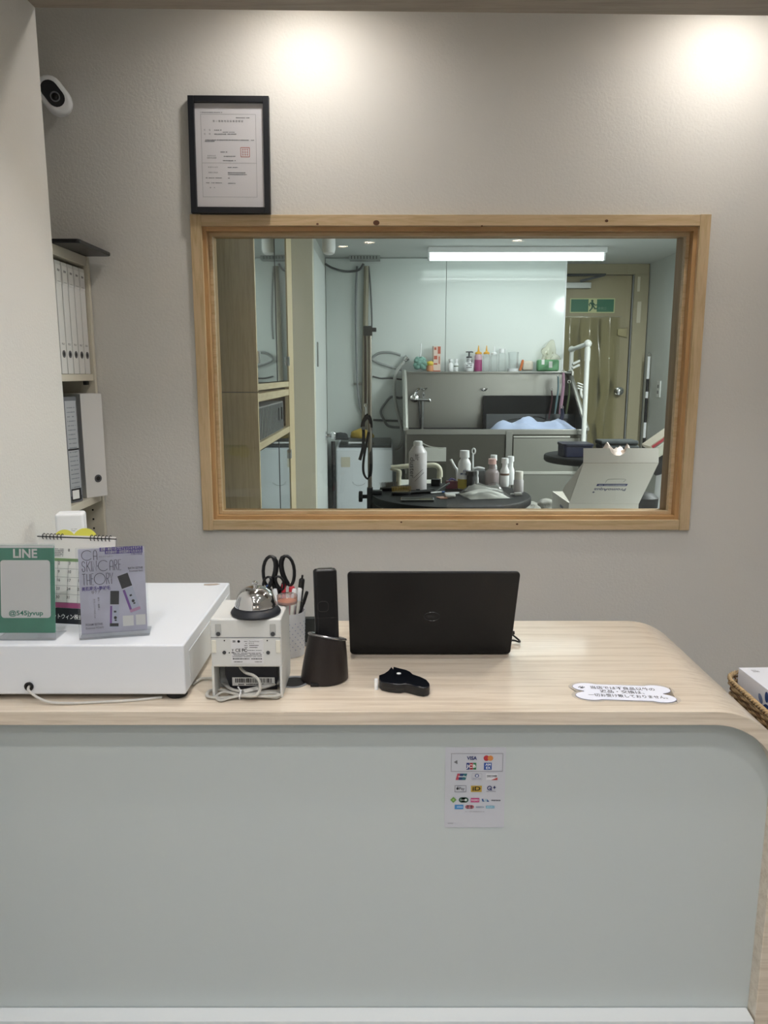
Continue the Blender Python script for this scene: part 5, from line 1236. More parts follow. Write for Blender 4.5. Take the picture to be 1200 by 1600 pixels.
# ---- conduits and hoses on the far wall
YH = 5.825
def path(pts, Y): return [at(px, py, Y) for px, py in pts]
def free_tube(name, label, cat, pts, Y, r, m, group=None, sm=6, bracket=None):
    P = path(pts, Y); base = P[-1]
    t = thing(name, label, cat, tuple(base), group=group)
    B().tube([p-base for p in P], r, 8, sm).build('pipe', m, t)
    if bracket:
        for px, py in bracket:
            v = at(px, py, Y)-base; B().box(v+Vector((0, 0.012, 0)), (0.06, 0.03, 0.016), 0.003).build('clip', M_steel, t)
    return t
free_tube('conduit', 'thick beige vertical pipe on the far wall behind the grooming arm', 'pipe', [(573, 416), (571, 500), (570, 600), (569, 660), (572, 700)], YH, 0.020, mat('pipe_beige', '#97917f', 0.5), 'pipes on the far wall')
free_tube('conduit', 'thin grey cable pipe bending beside the thick beige pipe', 'pipe', [(558, 416), (556, 470), (557, 560), (560, 620), (566, 646), (574, 655)], YH, 0.008, mat('pipe_grey', '#83878a', 0.5), 'pipes on the far wall', bracket=[(559, 600)])
free_tube('conduit', 'dark thin cable hanging from the vent to the grooming arm', 'cable', [(576, 416), (579, 450), (581, 500), (580, 530)], YH-0.01, 0.006, mat('cable_dark', '#5a5d5e', 0.5), 'pipes on the far wall')
free_tube('wall_cable', 'grey cables running along the ceiling corner to the vent', 'cable', [(508, 412), (520, 419), (540, 424), (560, 422), (568, 412)], YH-0.02, 0.008, mat('cable_dark'), 'pipes on the far wall')
Mh = mat('hose_grey', '#9da1a1', 0.4, 0.3)
free_tube('shower_hose', 'grey flexible hose looping left from the shower bracket', 'hose', [(626, 555), (610, 551), (592, 552), (582, 560), (588, 566), (605, 572), (628, 578)], 5.82, 0.010, Mh, 'hoses left of the bath')
free_tube('shower_hose', 'pale shower hose hanging down beside the bath', 'hose', [(631, 566), (620, 580), (616, 600), (617, 625), (624, 655), (629, 680), (626, 696), (617, 702)], 5.79, 0.013, mat('hose_pale', '#b4b7b3', 0.5), 'hoses left of the bath')
free_tube('shower_hose', 'dark grey hose looping low on the wall beside the bath', 'hose', [(632, 620), (624, 622), (612, 620), (602, 630), (595, 643), (600, 656), (608, 666), (630, 668)], 5.82, 0.009, mat('hose_mid', '#7d8182', 0.4, 0.3), 'hoses left of the bath')
free_tube('wall_cable', 'thin grey cable crossing the wall above the washing machine', 'cable', [(582, 588), (595, 591), (610, 591), (628, 593)], 5.835, 0.006, mat('cable_dark'), 'hoses left of the bath')
free_tube('wall_cable', 'thin grey pipe running level behind the washing machine', 'pipe', [(583, 656), (600, 657), (628, 658)], 5.835, 0.008, mat('cable_dark'), 'hoses left of the bath')
q = at(635, 560, 5.81)
t = thing('hand_shower', 'chrome shower head hooked on the wall at the bath corner', 'shower', tuple(q))
B().lathe([(0, -0.02), (0.018, -0.02), (0.024, 0.0), (0.024, 0.012), (0, 0.014)], 16, Matrix.Rotation(math.radians(50), 4, 'Y')).build('head', M_chrome, t)
B().tube([(0, 0, 0), (-0.03, 0, -0.035), (-0.045, 0.0, -0.06)], 0.012, 8).build('handle', mat('shower_white', '#d5d8d6', 0.4), t)
B().lo((-0.012, 0.0, -0.012), (0.012, 0.04, 0.012), 0.002).build('bracket', M_chrome, t)

# ---- washing machine
WY = 5.36
a_, b_ = at(525, 720, WY), at(614, 720, WY)
zf = at(570, 699, WY).z
t = thing('washing_machine', 'white top loading washing machine left of the dog bath', 'washing machine', ((a_.x+b_.x)/2, WY, 0))
hw = (b_.x-a_.x)/2; zbk = at(570, 686, WY+0.44).z
Mws = mat('washer_white', '#dde3e8', 0.35)
B().prism([(0, 0.05), (0.46, 0.05), (0.46, zbk), (0.40, zbk), (0.04, zf), (0, zf-0.02)], -hw, hw, Matrix(((0, 0, 1, 0), (1, 0, 0, 0), (0, 1, 0, 0), (0, 0, 0, 1))), 0.012, 3).build('cabinet', Mws, t)
B().prism([(0.03, zf-0.006), (0.40, zbk-0.006), (0.40, zbk+0.014), (0.03, zf+0.012)], -hw+0.02, hw-0.012, Matrix(((0, 0, 1, 0), (1, 0, 0, 0), (0, 1, 0, 0), (0, 0, 0, 1))), 0.004).build('lid', mat('washer_lid', '#3a4042', 0.25), t)
p = at(540, 722, WY)
B().lo((-0.032, -0.0015, -0.035), (0.032, 0, 0.035)).build('sticker', mat('sticker_cream', '#c9c5b2', 0.6), t, (p.x-(a_.x+b_.x)/2, -0.0002, p.z))
p = at(561, 752, WY)
B().tube([(0.045*math.cos(a), -0.002, 0.03*math.sin(a)) for a in [math.pi*(1.02+i*0.08) for i in range(12)]], 0.0015, 5).build('badge', M_chrome, t, (p.x-(a_.x+b_.x)/2, 0, p.z))
for sx in (-1, 1):
    for yy_ in (0.05, 0.41): B().lathe([(0, 0), (0.02, 0), (0.018, 0.052), (0, 0.052)], 12).build('foot', M_rubber, t, (sx*(hw-0.04), yy_, 0))
zq = zf+0.045
q = at(566, 684, WY+0.2)
# yellow dish and grey bag lying on the lid
o = heap('yellow_cloth', 'yellow cloth lying on the washing machine lid', 'cloth', (q.x, WY+0.24, zf+0.048), (0.085, 0.07, 0.05), mat('cloth_yellow', '#b59a45', 0.8), 4, 0.25, 3)
q = at(536, 692, WY+0.12)
heap('dark_cloth', 'dark grey cloth heaped on the left of the washing machine lid', 'cloth', (q.x-0.02, WY+0.2, zf+0.04), (0.06, 0.06, 0.04), mat('cloth_dark', '#3b4042', 0.8), 9, 0.4, 3)
t = thing('lid_tray', 'flat white tray on the washing machine lid', 'tray', (at(560, 694, WY+0.08).x, WY+0.085, zf+0.022), (math.radians(6), 0, 0))
B().lo((-0.07, -0.02, 0), (0.07, 0.02, 0.006), 0.002).build('plate', M_white, t)
t = thing('broom', 'black slim mop handle standing between the white door and washing machine', 'mop', (at(521, 760, 5.2).x, 5.2, 0))
B().tube([(0, 0, 0.06), (0.0, 0.02, at(523, 690, 5.2).z)], 0.014, 8).build('handle', M_blackm, t)
B().lo((-0.05, -0.03, 0), (0.05, 0.05, 0.07), 0.006).build('head', M_blackm, t)

# ---- near grooming table with arm
tc = at(704, 772, 3.1); TZ = tc.z; TR = 0.324
t = thing('grooming_table', 'round black grooming table below the window', 'table', (tc.x, 3.1, 0))
Mtb = mat('table_black', '#0b0c0f', 0.6, bump=(200, 0.25), spec=0.3)
B().lathe([(0, TZ-0.032), (TR-0.006, TZ-0.032), (TR, TZ-0.026), (TR, TZ-0.006), (TR-0.005, TZ), (0, TZ)], 64).build('table_top', Mtb, t)
B().lathe([(0.05, 0.04), (0.05, TZ-0.032), (0, TZ-0.032)], 20).build('column', M_steel, t)
B().lathe([(0, 0), (0.26, 0), (0.27, 0.01), (0.25, 0.03), (0.06, 0.05), (0, 0.05)], 40).build('base', M_steel, t)
ax = at(578, 760, 3.1).x
t = thing('leash_stand', 'steel grooming arm clamped to the left edge of the black table', 'grooming arm', (ax, 3.1, TZ))
zt4 = at(577, 517, 3.1).z-TZ
B().tube([(0, 0, -0.05), (0, 0, zt4)], 0.0085, 12).build('post', mat('post_steel', '#8b857c', 0.3, 0.9), t)
B().tube([(-0.0165, 0, at(571, 630, 3.1).z-TZ), (-0.0165, 0, zt4-0.01)], 0.0055, 10).build('slide_rod', mat('rod_brown', '#5a524c', 0.4, 0.7), t)
B().box((-0.006, 0, zt4), (0.036, 0.022, 0.038), 0.003).box((0.018, -0.004, zt4+0.004), (0.02, 0.014, 0.016), 0.003).build('head_clamp', mat('clamp_grey', '#6c6e6f', 0.35, 0.7), t)
zc_ = at(578, 758, 3.1).z-TZ
B().lo((-0.012, -0.018, -0.06), (0.012, 0.018, 0.028), 0.003).lo((0.0, -0.018, 0.0015), (0.05, 0.018, 0.016), 0.003).lo((0.0, -0.018, -0.06), (0.05, 0.018, -0.034), 0.003).build('table_clamp', mat('clamp_dark', '#3b3d40', 0.45, 0.4), t)
kb = B().lathe([(0, 0), (0.008, 0), (0.008, 0.018), (0, 0.018)], 12, Matrix.Translation((-0.012, 0, -0.010)) @ Matrix.Rotation(-math.pi/2, 4, 'Y'))
kb.build('knob_shaft', M_blackm, t)
star = [((0.024 if i % 2 else 0.0185)*math.cos(2*math.pi*i/12), (0.024 if i % 2 else 0.0185)*math.sin(2*math.pi*i/12)) for i in range(12)]
B().prism(star, 0.018, 0.034, Matrix.Translation((-0.012, 0, -0.010)) @ Matrix.Rotation(-math.pi/2, 4, 'Y'), 0.003).build('star_knob', M_blackm, t)
B().tube([(0.022, 0, -0.09), (0.022, 0, -0.034)], 0.006, 10).build('clamp_screw', M_steel, t)
# leash
zk = at(571, 636, 3.1).z-TZ
t = thing('leash', 'black webbing leash hanging from the grooming arm hook', 'leash', (ax-0.0165, 3.1, TZ))
B().tube([(0.0, 0, zk+0.016), (0.006, 0, zk+0.008), (0.0, 0, zk-0.002), (-0.006, 0, zk+0.008)], 0.0016, 6, 4, closed=True).tube([(0, 0, zk-0.002), (0.001, 0, zk-0.030)], 0.0028, 8).build('snap_hook', M_chrome, t)
def lp(pts): return [Vector((at(px, py, 3.09).x-(ax-0.0165), -0.01+0.004*i % 0.012, at(px, py, 3.09).z-TZ)) for i, (px, py) in enumerate(pts)]
B().tube(lp([(575, 651), (568, 660), (568, 680), (567, 700), (562, 719)]), 0.0022, 8, 6, flat=3.0).build('strap', M_rubber, t)
B().tube(lp([(574, 650), (579, 660), (579, 690), (580, 725), (578, 745), (573, 748), (568, 738), (568, 720), (572, 695), (576, 675)]), 0.0022, 8, 6, flat=3.0).build('strap', M_rubber, t)
B().tube(lp([(566, 668), (568, 658), (574, 649), (579, 655), (580, 668)]), 0.0022, 8, 6, flat=3.2).build('strap', M_rubber, t)
v = lp([(567.5, 669)])[0]; B().box(v, (0.014, 0.008, 0.012), 0.002).build('buckle', mat('buckle_grey', '#77797a', 0.4, 0.5), t)

# things lying on the table
GT = 'things on the near grooming table'
def onT(px, py): return onz(px, py, TZ)
def pin_brush(label, px, py, yaw, L_, w_, padm, pinm, pins):
    q = onT(px, py); t = thing('pin_brush', label, 'brush', (q.x, q.y, TZ+0.0003), (0, 0, yaw), 'pin brushes on the grooming table')
    B().lathe([(0, 0), (0.9, 0), (1.0, 0.4), (0.96, 0.8), (0, 1.0)], 24, Matrix.Diagonal((L_/2, w_/2, 0.016, 1))).build('head', padm, t)
    B().tube([(-L_/2+0.005, 0, 0.008), (-L_/2-0.05, 0, 0.008), (-L_/2-0.10, 0, 0.008)], [0.008, 0.007, 0.010], 10).build('handle', padm, t)
    b = B()
    for i in range(pins[0]):
        for j in range(pins[1]):
            x, y_ = -0.42*L_+0.84*L_*i/(pins[0]-1), -0.36*w_+0.72*w_*j/(pins[1]-1)
            if (x/(L_*0.47))**2+(y_/(w_*0.47))**2 < 1: b.tube([(x, y_, 0.012), (x*1.06, y_*1.06, 0.034)], 0.0008, 4)
    b.build('pins', pinm, t)['kind'] = 'stuff'; return t
pin_brush('black oval brush with dark pins at the left of the table', 608, 766, math.radians(205), 0.085, 0.05, M_black, mat('pin_dark', '#6b665e', 0.4, 0.3), (11, 5))
pin_brush('black oval brush with golden pins beside the white can', 627, 773, math.radians(200), 0.085, 0.05, M_black, mat('pin_gold', '#b3964c', 0.4, 0.2), (11, 5))
def dims(px0, px1, ytop, ybase, z=None):
    c = onT((px0+px1)/2, ybase); Y = c.y
    a, b_ = at(px0, ybase, Y), at(px1, ybase, Y); return (c.x, b_.x-a.x, at((px0+px1)/2, ytop, Y).z-TZ), Y
(x, w, h), Y = dims(638.5, 666.5, 689, 769)
t = thing('air_duster', 'tall white air duster can with sideways lettering', 'can', (x, Y, TZ+0.0003), group=GT)
r = w/2
Mdu = mat('can_white', '#e6e2e6', 0.35)
B().lathe([(0, 0), (r*0.96, 0), (r, 0.004), (r, h*0.77), (r*0.97, h*0.79), (r*0.56, h*0.90), (r*0.50, h*0.91), (0, h*0.91)], 32).build('can', Mdu, t)
B().lathe([(0, h*0.905), (r*0.52, h*0.905), (r*0.50, h*0.985), (r*0.40, h), (0, h)], 24).build('cap', M_white, t)
nz_ = B().tube([(r*0.3, -0.004, h*0.975), (r*1.2, -0.006, h*0.90), (r*2.4, -0.004, h*0.865), (r*2.75, -0.002, h*0.865)], 0.0022, 8, 4).build('nozzle_straw', mat('straw_clear', '#c9ccc4', 0.4), t)
ct = text(t, 'duster', h*0.155, (-r*0.66, -r*0.80, h*0.50), mat('can_ink', '#5f5b62', 0.5)); ct.rotation_euler = (math.pi/2, math.pi/2, math.radians(-38))
ct = text(t, 'air', h*0.12, (-r*0.12, -r*1.012, h*0.70), mat('can_ink')); ct.rotation_euler = (math.pi/2, math.pi/2, math.radians(-6))
decal(t, 'bottom_mark', [rc(0, h*0.055, r*0.42, h*0.06)], mat('can_navy', '#3b4350', 0.5), -r*1.005)
decal(t, 'bottom_mark_core', [rc(0, h*0.057, r*0.28, h*0.02)], M_whitep, -r*1.01)
decal(t, 'box_outline', [[(-r*0.5+dx, h*0.30+dz), (r*0.5+dx, h*0.47+dz), (r*0.5+dx+0.0008, h*0.47+dz-0.0012), (-r*0.5+dx+0.0008, h*0.30+dz-0.0012)] for dx, dz in ((0, 0), (r*0.12, -h*0.06))], mat('can_ink'), -r*1.008)
# white kettle-like ivory handle (chair armrest) behind
def handle(label, P, r, m, base, name='armrest_chair', cat='chair'):
    t = thing(name, label, cat, base); B().tube([Vector(p)-Vector(base) for p in P], r, 12, 6).build('arm_tube', m, t); return t
Miv = mat('ivory_tube', '#d3d0bd', 0.4)
YC = 3.62
P = path([(623, 760), (624, 745), (622, 735), (612, 731), (620, 730), (640, 728), (665, 727), (680, 727), (687, 733), (688, 745), (686, 760)], YC)
base = (P[0].x*0.5+P[-1].x*0.5, YC, 0)
P2 = [Vector((P[0].x, YC, 0.0))]+P+[Vector((P[-1].x, YC, 0.0))]
t = handle('ivory tube armrest chair half hidden behind the grooming table', P2, 0.0115, Miv, base)
sz = at(655, 764, YC).z
B().lo((-0.10, 0.0, sz-0.05), (0.12, 0.34, sz), 0.01, 3).build('seat', mat('seat_white', '#cfd0c8', 0.6), t)
for sx in (-0.09, 0.11): B().tube([(sx, 0.32, 0), (sx, 0.32, sz-0.04)], 0.011, 8).build('leg', Miv, t)
YC2 = 3.62
# labelled white/yellow bottle
d, Y = dims(715, 735, 704, 764)
t = simple_bottle('lotion_bottle', 'tall white bottle with a yellow base and blue lettering', 'bottle', 0, 0, 0, M_white, M_white, 0.48, 0.66, dims=d, Y=Y, z=TZ+0.0003, band=(0.02, 0.27, mat('label_yellow', '#b9a83a', 0.5)))
x, w, h = d
text(t, 'AYA\nMOONS', h*0.075, (w*0.05, -w*0.52, h*0.45), mat('ink_blue', '#2f4f86', 0.5), bold=0.02)
# ring handled white tool behind it
q = onT(741, 762)
t = thing('ring_tool', 'white ring topped plastic tool behind the tall white bottle', 'tool', (q.x, q.y+0.05, TZ+0.0003), group=GT)
zr_ = at(742, 705, q.y+0.05).z-TZ
B().tube([(0.0095*math.cos(a)*0.75, 0, zr_+0.012*math.sin(a)) for a in [i*math.pi/8 for i in range(16)]], 0.0032, 8, closed=True).build('ring', M_white, t)
B().tube([(0, 0, 0), (-0.003, 0, zr_-0.013)], 0.004, 8).build('stem', M_white, t)
t = thing('white_lever', 'white curved plastic spout left of the tall bottle', 'tool', (at(709, 740, q.y+0.06).x, q.y+0.06, TZ+0.0003), group=GT)
z1_, z2_ = at(703, 718, q.y+0.06).z-TZ, at(714, 730, q.y+0.06).z-TZ
B().tube([(0.018, 0, 0), (0.014, 0, z2_*0.8), (0.004, 0, z2_), (-0.014, 0, z1_)], 0.0062, 10, 5).build('spout', M_white, t)
t = thing('dryer_nozzle', 'white slanted appliance arm with grey body behind the black tube', 'dryer', (at(748, 735, q.y+0.04).x, q.y+0.05, TZ+0.0003), group=GT)
z1_ = at(745, 731, q.y+0.05).z-TZ
B().box((0.006, 0, z1_*0.45), (0.045, 0.03, z1_*0.9), 0.005, 3).build('body', mat('appliance_grey', '#6f7476', 0.45), t)
B().tube([(-0.022, 0, z1_*0.93), (0.0, 0, z1_*1.0), (0.026, 0, z1_*0.92)], 0.006, 10, 4).build('arm', M_white, t)
# black tube bottle
d, Y = dims(729, 742, 736, 766)
simple_bottle('black_bottle', 'short black bottle in front of the tall white one', 'bottle', 0, 0, 0, M_rubber, M_black, 0.8, 0.75, dims=d, Y=Y, z=TZ+0.0003)
d, Y = dims(742.5, 747.5, 736, 765)
simple_bottle('dropper_bottle', 'tiny white dropper bottle beside the short black bottle', 'bottle', 0, 0, 0, M_white, M_white, 0.55, 0.6, dims=d, Y=Y, z=TZ+0.0003)
d, Y = dims(757, 779.5, 717, 762)
simple_bottle('pink_bottle', 'round shouldered clear bottle with a pink cap', 'bottle', 0, 0, 0, clear('bottle_rosy', '#efe4e4', 0.45, '#cfc2c4', 0.15), mat('cap_pink', '#cfa9a4', 0.45), 0.36, 0.52, dims=d, Y=Y, z=TZ+0.0003)
d, Y = dims(765, 776, 711, 757)
simple_bottle('spray_bottle', 'white spray bottle peeking out behind the pink cap', 'bottle', 0, 0, 0, M_white, M_white, 0.6, 0.6, dims=d, Y=Y, z=TZ+0.0003)
d, Y = dims(781, 795, 716, 760)
simple_bottle('spray_bottle', 'white spray bottle with a clear overcap and brown label band', 'bottle', 0, 0, 0, M_white, M_white, 0.5, 0.55, dims=d, Y=Y, z=TZ+0.0003, band=(0.4, 0.47, mat('label_brown', '#6b5140', 0.5)))
d, Y = dims(791, 803, 713, 757)
simple_bottle('spray_bottle', 'slender white spray bottle standing behind the small white jar', 'bottle', 0, 0, 0, M_white, M_white, 0.55, 0.5, dims=d, Y=Y, z=TZ+0.0003)
d, Y = dims(802, 817.5, 736.5, 769)
x, w, h = d
t = thing('pill_jar', 'small white jar with a ribbed cap at the right of the table', 'jar', (x, Y, TZ+0.0003), group=GT)
B().lathe([(0, 0), (w*0.48, 0), (w*0.5, 0.003), (w*0.5, h*0.55), (w*0.38, h*0.66), (0, h*0.66)], 24).build('body', mat('jar_white', '#c9c5c8', 0.4), t)
B().lathe([(0, h*0.62), (w*0.43, h*0.62), (w*0.43, h*0.98), (w*0.40, h), (0, h)], 24).build('cap', mat('cap_cream', '#d6d3cc', 0.45), t)
# clear bag of white pads
q = onT(757, 775)
def crumple(name, label, cat, px, py, size, m, seed, yaw=0.0, z=TZ, group=GT, amp=0.5, sub=4):
    q = onz(px, py, z); return heap(name, label, cat, (q.x, q.y, z+0.0004), size, m, seed, amp, sub, group, yaw)
t = thing('pad_bag', 'clear plastic bag of white pads lying on the grooming table', 'bag', (q.x, q.y, TZ+0.0003), (0, 0, math.radians(12)), GT)
def sheet_mesh(w, d, h, seed, nx=18, ny=12, base=0.0):
    b = B(); rnd = random.Random(seed); ks = [(rnd.uniform(15, 70), rnd.uniform(15, 70), rnd.uniform(0, 6)) for _ in range(6)]
    g = []
    for j in range(ny+1):
        row = []
        for i in range(nx+1):
            x, y_ = -w/2+w*i/nx, -d/2+d*j/ny
            e = (1-(2*i/nx-1)**4)*(1-(2*j/ny-1)**4)
            z = base+e*h*(0.75+0.12*sum(math.sin(a*x+b_*y_+c) for a, b_, c in ks))
            row.append(b.bm.verts.new((x, y_, max(z, base))))
        g.append(row)
    for j in range(ny):
        for i in range(nx): b.bm.faces.new((g[j][i], g[j][i+1], g[j+1][i+1], g[j+1][i]))
    lo = [b.bm.verts.new((sx*w/2, sy*d/2, base-0.0)) for sx, sy in ()]
    return b
b = sheet_mesh(0.165, 0.15, 0.024, 5); b.build('pads', mat('pad_white', '#f4f4f0', 0.7), t, ang=60)
b = sheet_mesh(0.19, 0.165, 0.036, 8, base=0.001); b.build('film', clear('bag_film', '#fdfdfc', 0.05, '#f6f6f4', 0.12, refl=0.7), t, ang=30)
q = onT(755, 766)
t = thing('foil_sheet', 'crumpled silver foil lying behind the bag of pads', 'foil', (q.x, q.y+0.03, TZ+0.0003), (0, 0, math.radians(-6)), GT)
b = sheet_mesh(0.17, 0.07, 0.036, 21, 26, 12); b.build('foil', mat('foil_silver', '#b9bab8', 0.22, 0.95, bump=(55, 0.9)), t, ang=20)
# tray / mirror, comb, purple clip, pink card
q = onT(652, 782)
t = thing('scalpel_case', 'flat clear lidded case with steel rim at the front of the table', 'case', (q.x, q.y, TZ+0.0003), (0, 0, 0), GT)
B().lo((-0.062, -0.028, 0), (0.062, 0.028, 0.004), 0.001).build('case_base', mat('case_dark', '#3b3b38', 0.3), t)
B().tube([(x, y_, 0.006) for x, y_ in rrect(0.126, 0.058, 0.006, 4)], 0.0017, 6, closed=True).build('rim', M_chrome, t)
B().lo((0.008, -0.016, 0.0042), (0.056, 0.004, 0.0055)).build('label_strip', mat('strip_olive', '#6f6a4a', 0.6), t)
q = onT(690, 768)
t = thing('clipper_blade', 'grey flat blade leaning over the red case on the table', 'blade', (q.x-0.01, q.y, TZ+0.004), (0, math.radians(-33), math.radians(8)), GT)
B().prism([(-0.05, -0.012), (0.05, -0.008), (0.055, 0.0), (0.05, 0.010), (-0.05, 0.012)], 0, 0.005, None, 0.0015).build('blade_plate', mat('blade_grey', '#77787a', 0.3, 0.6), t)
q = onT(706, 764)
t = thing('red_case', 'dark red small case beside the tall white bottle', 'case', (q.x, q.y+0.01, TZ+0.0003), (0, 0, math.radians(10)), GT)
B().lo((-0.024, -0.014, 0), (0.024, 0.014, 0.034), 0.003).build('body', mat('case_red', '#6e1f38', 0.4), t)
B().tube([(-0.012, 0, 0.034), (-0.002, 0, 0.042), (0.010, 0, 0.038), (0.018, 0.0, 0.034)], 0.004, 8, 4).build('purple_clip', mat('clip_purple', '#7a6fb8', 0.4), t)
q = onT(683, 760)
t = thing('black_case', 'small black box behind the grey blade', 'box', (q.x-0.003, q.y+0.03, TZ+0.0003), (0, 0, math.radians(-15)), GT)
B().lo((-0.02, -0.015, 0), (0.02, 0.015, 0.028), 0.003).build('body', M_blackm, t)
q = onT(691, 778)
t = thing('pink_card', 'pinkish plastic comb card lying on the table', 'card', (q.x, q.y-0.004, TZ+0.0003), (0, 0, math.radians(20)), GT)
B().lo((-0.018, -0.022, 0), (0.014, 0.022, 0.003), 0.001).build('card', mat('card_pink', '#b9866f', 0.45), t)
q = onT(706, 772)
t = thing('comb', 'small white comb lying among the tools', 'comb', (q.x, q.y, TZ+0.0003), (0, 0, math.radians(15)), GT)
B().lo((-0.032, -0.005, 0.0), (0.032, 0.004, 0.007), 0.002).build('spine', M_white, t)
b = B()
for k in range(20): b.lo((-0.03+0.003*k, -0.018, 0.001), (-0.0285+0.003*k, -0.005, 0.004))
b.build('teeth', M_white, t)['kind'] = 'stuff'
t = thing('cotton_roll', 'white cotton roll lying in front of the comb', 'roll', (onT(703, 778).x, onT(703, 778).y, TZ+0.0003), (0, 0, math.radians(20)), GT)
B().tube([(-0.022, 0, 0.0085), (-0.018, 0, 0.0085), (0.018, 0, 0.0085), (0.022, 0, 0.0085)], [0.006, 0.008, 0.008, 0.006], 12).build('roll', mat('cotton', '#d9d9d6', 0.9), t)
t = thing('blue_pen', 'blue and white pen on the table behind the pink card', 'pen', (onT(683, 771).x, onT(683, 771).y, TZ+0.0003), (0, 0, math.radians(25)), GT)
B().tube([(-0.03, 0, 0.004), (0.02, 0, 0.004)], 0.0035, 8).build('barrel', M_white, t)
B().tube([(0.02, 0, 0.004), (0.035, 0, 0.004)], 0.004, 8).build('cap', Mbl, t)
t = thing('lever_tool', 'small grey lever cap near the right edge of the table', 'tool', (onT(808, 774).x, onT(808, 774).y, TZ+0.0003), (0, 0, math.radians(8)), GT)
B().lo((-0.012, -0.008, 0), (0.018, 0.008, 0.011), 0.002).lo((-0.028, -0.004, 0.004), (-0.012, 0.004, 0.008), 0.001).build('cap', mat('cap_grey', '#c3c3c0', 0.45), t)
# paper card behind the can
q = at(672, 705, 3.36)
t = thing('paper_tag', 'pale paper note taped behind the white can nozzle', 'note', (at(680, 710, TY0-0.01).x, TY0+0.004, at(680, 710, TY0).z))
B().lo((-0.07, -0.002, -0.048), (0.075, 0.0, 0.048)).build('sheet', mat('note_grey', '#a9aaa4', 0.6, bump=(80, 0.3)), t)

# ---- white bench with folded grey towels right of the table
zbn = at(845, 797, 3.5).z
t = thing('white_bench', 'white low bench carrying towels right of the grooming table', 'bench', (at(865, 790, 3.5).x, 3.5, 0))
B().lo((-0.22, -0.14, zbn-0.03), (0.10, 0.20, zbn), 0.004).build('top', M_white, t)
for sx in (-0.2, 0.08):
    for sy in (-0.12, 0.18): B().lo((sx-0.015, sy-0.015, 0), (sx+0.015, sy+0.015, zbn-0.03), 0.002).build('leg', M_white, t)
Mtw = mat('towel_grey', '#8f8d85', 0.95, bump=(150, 0.6), sheen=0.3)
for i, (px, w_, h_, lb) in enumerate(((829, 0.052, 0.046, 'grey plush towel roll nearest the black table'), (853, 0.05, 0.062, 'taller grey plush towel roll against the open carton'))):
    q = at(px, 797, 3.45); heap('towel_roll', lb, 'towel', (q.x, 3.45, zbn+0.0004), (w_, 0.08, h_*0.8), Mtw, 30+i, 0.25, 4, 'grey towels on the bench')

# ---- second grooming table with tin and folded towel
T2 = at(935, 711, 4.0); T2Z = T2.z
t = thing('grooming_table', 'dark grooming table carrying a navy tin behind the open carton', 'table', (T2.x, 4.0, 0))
B().lathe([(0, T2Z-0.034), (0.272, T2Z-0.034), (0.28, T2Z-0.026), (0.28, T2Z-0.006), (0.274, T2Z), (0, T2Z)], 48).build('table_top', Mtb, t)
B().lathe([(0.045, 0.04), (0.045, T2Z-0.034), (0, T2Z-0.034)], 16).build('column', M_blackm, t)
B().lathe([(0, 0), (0.24, 0), (0.24, 0.02), (0.05, 0.05), (0, 0.05)], 32).build('base', M_blackm, t)
q0, q1 = at(878, 714, 3.92), at(924, 714, 3.92)
t = thing('navy_tin', 'navy blue lidded tin on the dark grooming table', 'tin', ((q0.x+q1.x)/2, 3.96, T2Z+0.0004))
hw = (q1.x-q0.x)/2; ht = at(900, 692, 3.95).z-T2Z
B().prism(rrect(2*hw, 0.15, 0.02), 0, ht*0.82, None, 0.003).build('body', mat('tin_navy', '#161c38', 0.35), t)
B().prism(rrect(2*hw+0.008, 0.158, 0.022), ht*0.80, ht, None, 0.003).build('lid', mat('tin_lid', '#11152a', 0.3), t)
q = at(964, 697, 4.05)
t = thing('folded_towel', 'dark grey folded towel on the dark grooming table', 'towel', (q.x, 4.06, T2Z+0.0004))
zt5 = at(964, 687, 4.06).z-T2Z
for k in range(3): B().box((0.004*(k % 2), 0, zt5*(k+0.5)/3), (0.20, 0.12, zt5/3*0.98), zt5/7, 3).build('fold', mat('towel_dark', '#2e3233', 0.95, bump=(150, 0.5)), t)
q = at(962, 706, 3.8)
tag(cloth(0.20, 0.10, 0.085, 14, 30, 14).build('crumpled_wrapper', mat('wrapper', '#c6b4aa', 0.35, var=(25, 0.45, (1, 1, 1)), bump=(60, 0.8)), None, (q.x, 3.80, T2Z+0.0004), ang=30), 'crumpled white and red wrapper showing above the carton flap', 'wrapper')

# ---- open carton in front, on a small white cabinet
q0, q1 = at(889, 786, 2.95), at(998, 786, 2.95)
bz1 = q0.z; cbw = q1.x-q0.x; cbz = bz1-0.085
t = thing('side_cabinet', 'white low cabinet under the open carton', 'cabinet', ((q0.x+q1.x)/2, 3.10, 0))
B().lo((-0.17, -0.17, 0.03), (0.17, 0.20, cbz-0.018), 0.003).build('body', M_white, t)
B().lo((-0.18, -0.18, cbz-0.018), (0.18, 0.21, cbz), 0.002).build('top', M_white, t)
B().lo((-0.165, -0.176, 0.05), (0.165, -0.170, cbz-0.03), 0.001).build('door', M_white, t)
B().lo((-0.16, -0.15, 0.0), (0.16, 0.18, 0.03)).build('plinth', M_blackm, t)
t = thing('open_carton', 'open white carton with its printed lid raised towards the window', 'box', (q0.x, 2.95, cbz+0.0004))
Mct = mat('carton_grey', '#e4e1db', 0.6); Mci = mat('carton_inside', '#eeecea', 0.65)
cd_, ch = 0.30, 0.085; tw = 0.003
B().lo((0, 0, 0), (cbw, tw, ch)).build('front_wall', Mct, t); B().lo((0, cd_-tw, 0), (cbw, cd_, ch)).build('rear_wall', Mct, t)
